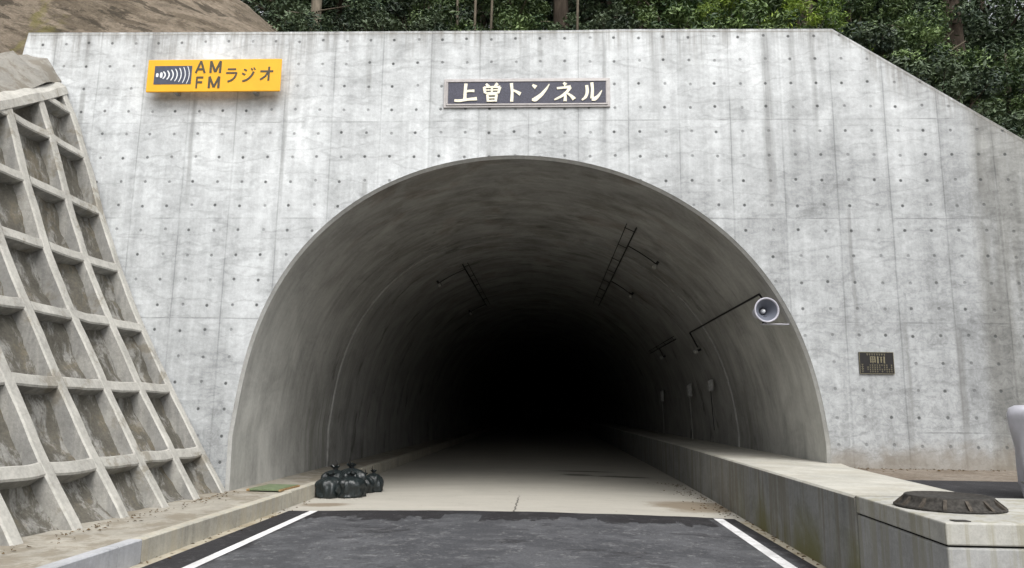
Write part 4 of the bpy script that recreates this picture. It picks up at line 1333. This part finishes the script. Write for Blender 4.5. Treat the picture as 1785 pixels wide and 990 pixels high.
def tray(label, ang, y0, y1, gap, drops, lab2):
    p0 = wall_pt(ang, y0, 4.86)
    t = conduit("cable_tray", label, "cable tray", p0, None)
    for k, da in enumerate((0.0, -gap)):
        pts = [wall_pt(ang + da, y, 4.885) for y in (y0, (y0 + y1) / 2, y1)]
        MB().tube([p - p0 for p in pts], 0.018 if k == 0 else 0.010, 8).build("rail", MAT['cable'], t, smooth=True)
    for y, d, lab in drops:
        pts = [wall_pt(ang + d * k / 6, y + 0.15 * k / 6, 4.865) for k in range(7)]
        MB().tube([p - p0 for p in pts], 0.014, 8).build("branch", MAT['cable'], t, smooth=True)
        lamp(lab, ang + d * 1.04, y + 0.16, 4.80)
    for y in np.arange(y0 + 0.4, y1, 1.6):
        a_, b_ = wall_pt(ang + 0.004, y, 4.90), wall_pt(ang - gap - 0.004, y, 4.90)
        MB().tube([a_ - p0, b_ - p0], 0.009, 6).build("hanger", MAT['cable'], t)
tray("pair of black cable rails along the right of the tunnel crown", math.atan2(2.28, 5.5 - CZ), 2.4, 14.0, 0.045,
     [(4.0, 0.155, "pale fitting nearest the mouth on the crown cable branch"), (8.7, 0.145, "pale fitting on the second crown cable branch, deeper in")], "")
tray("black cable rail along the left of the tunnel crown", math.atan2(-1.97, 5.65 - CZ), 7.7, 16.0, -0.03,
     [(8.3, -0.17, "pale fitting hanging left of the crown cable"), (15.5, -0.13, "faint pale fitting deepest on the left crown cable")], "")
tray("black cable arc high on the right wall deep inside", math.atan2(4.15, 3.78 - CZ), 9.0, 14.5, 0.02,
     [(12.1, 0.06, "pale fitting below the deep right cable")], "")
for lab, x_, y, z, h, hang in (("pale wrapped box nearest the mouth on the right lining", 4.70, 6.9, 2.38, 0.34, 1.0), ("pale wrapped box in the middle of the three on the right lining", 4.70, 9.8, 2.34, 0.42, 1.3), ("pale wrapped box deepest of the three on the right lining", 4.70, 15.2, 2.28, 0.46, 1.2)):
    t = empty("wrapped_box", (x_ - 0.07, y, z), lab, "wrapped box", "wrapped boxes on the right lining")
    w = 0.10
    v = [(-0.06, -w, -h * 0.45), (0.07, -w, -h * 0.5), (0.07, w, -h * 0.45), (-0.06, w, -h * 0.5), (-0.085, -w * 1.15, h * 0.3), (0.05, -w, h * 0.45), (0.05, w, h * 0.5), (-0.08, w * 1.1, h * 0.25)]
    MB().add(v, [(0, 3, 2, 1), (4, 5, 6, 7), (0, 1, 5, 4), (1, 2, 6, 5), (2, 3, 7, 6), (3, 0, 4, 7)]).build("cover", MAT['wrap'], t, bevel=0.03)
    MB().tube([(0.0, 0, -h * 0.45), (0.03, 0.03, -h * 0.45 - hang * 0.4), (0.06, 0.0, -h * 0.45 - hang)], 0.010, 6).build("hanging_cable", MAT['cable' if y < 9 else 'fitting'], t)

# ------------------------------------------------------------------ bags, board
def bag(label, x, y, w, h, seed, rz):
    t = empty("bag", (x - 0.06, y, crown(x) + 0.002), label, "bag", "dark bags heaped against the left kerb", rz)
    seg, rows = 64, []
    pr = [(0.30, 0.0), (0.48, 0.02), (0.51, 0.08), (0.525, 0.18), (0.52, 0.30), (0.50, 0.44), (0.47, 0.56), (0.42, 0.68), (0.33, 0.77), (0.20, 0.83), (0.10, 0.86), (0.055, 0.885), (0.085, 0.93), (0.15, 0.98), (0.17, 1.0)]
    for r_, z_ in pr:
        row = []
        for k in range(seg + 1):
            a = 2 * math.pi * (k % seg) / seg
            fold = (0.085 + 0.05 * math.sin(a + seed)) * math.sin(7 * a + seed + 2.0 * z_ + 1.5 * math.sin(2 * a)) * min(1, z_ * 1.6)
            lump = 0.34 * mnoise.fractal((math.cos(a) * 1.5 + seed, math.sin(a) * 1.5, z_ * 2.0), 1.0, 2.0, 5) + 0.10 * (0.5 - abs(mnoise.noise((math.cos(a) * 3.0 + seed, math.sin(a) * 3.0, z_ * 3.0))) * 2)
            q = r_ * (1 + fold + lump)
            zz = z_ + (0.03 * math.sin(5 * a + seed) if z_ > 0.9 else 0.0)
            row.append((q * w * math.cos(a), q * w * 0.92 * math.sin(a), zz * h))
        rows.append(row)
    MB().grid(rows).build("sack", MAT['bag'], t, smooth=True)
    MB().lathe([(0.062 * w, 0.875 * h), (0.085 * w, 0.885 * h), (0.085 * w, 0.90 * h), (0.062 * w, 0.91 * h)], 16).build("tie", MAT['cable'], t, smooth=True)
    MB().tube([(0.03 * w, 0, 0.95 * h), (0.09 * w, 0.02, 1.08 * h), (0.05 * w, 0.03, 1.20 * h)], [0.012, 0.010, 0.005], 6).build("drawstring", MAT['cable'], t, smooth=True)
bag("dark bag at the left end of the heap against the kerb", -3.62, 1.60, 0.54, 0.44, 1.0, 0.3)
bag("dark bulging bag at the front of the heap, centre", -3.24, 1.62, 0.58, 0.44, 2.7, 1.2)
bag("dark bag standing highest at the back of the heap", -3.36, 2.08, 0.62, 0.58, 4.1, 2.2)
bag("dark bag at the back left of the heap beside the kerb", -3.66, 2.02, 0.52, 0.55, 5.4, 0.9)
bag("small dark bag right of the heap", -3.17, 2.35, 0.42, 0.38, 6.3, 0.5)
bag("smallest dark bag at the right end of the heap", -3.02, 2.55, 0.38, 0.42, 7.9, 2.9)

bd = empty("board", (-4.35, 0.45, 0.265), "green board lying on the kerb at the tunnel mouth", "board", rz=R(-4))
MB().box(-0.27, 0.27, -0.40, 0.40, 0.0, 0.035).build("panel", MAT['board'], bd, bevel=0.004)
MB().box(-0.31, -0.26, -0.42, 0.42, -0.008, 0.028).build("batten", MAT['timber'], bd, bevel=0.004)
MB().box(0.262, 0.30, -0.42, 0.42, -0.008, 0.026).build("batten", MAT['timber'], bd, bevel=0.004)

# ------------------------------------------------------------------ tarpaulin covered object at the right edge
tb = empty("covered_post", (5.88, -4.45, 0.806), "grey tarpaulin wrapped bundle standing at the right edge of the picture", "covered object")
seg, rows = 56, []
for r_, z_ in [(0.375, 0.0), (0.385, 0.03), (0.395, 0.14), (0.41, 0.32), (0.435, 0.50), (0.455, 0.70), (0.465, 0.84), (0.47, 0.90), (0.45, 0.955), (0.39, 0.985), (0.2, 1.0), (0.0, 1.005)]:
    row = []
    for k in range(seg + 1):
        a = 2 * math.pi * (k % seg) / seg
        fd = (0.13 * abs(math.sin(4 * a + 3.0 * z_)) - 0.06 + 0.04 * math.sin(11 * a - 6 * z_)) * max(0.0, 1 - z_) ** 0.5 + 0.09 * mnoise.noise((math.cos(a) * 1.5, math.sin(a) * 1.5, z_ * 3))
        q = r_ * (1 + fd)
        row.append((q * math.cos(a), q * math.sin(a), z_ * 0.98 + 0.015 * math.sin(3 * a)))
    rows.append(row)
MB().grid(rows).build("cover", MAT['tarp'], tb, smooth=True)
MB().lathe([(0.395, 0.15), (0.412, 0.16), (0.412, 0.175), (0.395, 0.185)], 32).build("rope", MAT['fitting'], tb, smooth=True)
MB().lathe([(0.0, 0.0), (0.20, 0.0), (0.20, 0.02), (0.0, 0.02)], 24).build("base", MAT['iron'], tb)

# ------------------------------------------------------------------ windblown litter along the wall feet
lt = MB()
rl_ = random.Random(31)
def leafbit(x, y, z):
    a, s = rl_.random() * 6.28, rl_.uniform(0.012, 0.035)
    ca, sa = math.cos(a) * s, math.sin(a) * s
    t1, t2 = rl_.uniform(0.003, 0.02), rl_.uniform(0.003, 0.02)
    lt.add([(x - ca, y - sa, z + 0.003), (x + sa * 0.4, y - ca * 0.4, z + t1), (x + ca, y + sa, z + 0.004), (x - sa * 0.4, y + ca * 0.4, z + t2)], [(0, 1, 2, 3)])
for _ in range(170):
    y = rl_.uniform(-0.2, 5.5)
    x = 3.55 - abs(rl_.gauss(0, 0.28))
    leafbit(x, y, crown(x))
for _ in range(60):
    y = rl_.uniform(-6.0, -0.5)
    leafbit(3.56 + 0.02 * y - abs(rl_.gauss(0.02, 0.05)), y, 0.006)
for _ in range(150):
    y = rl_.uniform(-6.0, -0.1)
    leafbit(-4.93 + abs(rl_.gauss(0, 0.16)), y, 0.256)
for _ in range(60):
    y = rl_.uniform(-6.5, 1.2)
    leafbit(-3.90 + abs(rl_.gauss(0, 0.08)), y, 0.006)
for _ in range(120):
    leafbit(rl_.uniform(5.0, 9.0), -abs(rl_.gauss(0.05, 0.25)), 0.802)
tag(lt.build("leaf_litter", plain("dead_leaves", (0.10, 0.068, 0.035), 0.9, 0.1, 0, 0.6, 5)), "dead brown leaves and twigs blown against the feet of the walls", "leaf litter", kind="stuff")
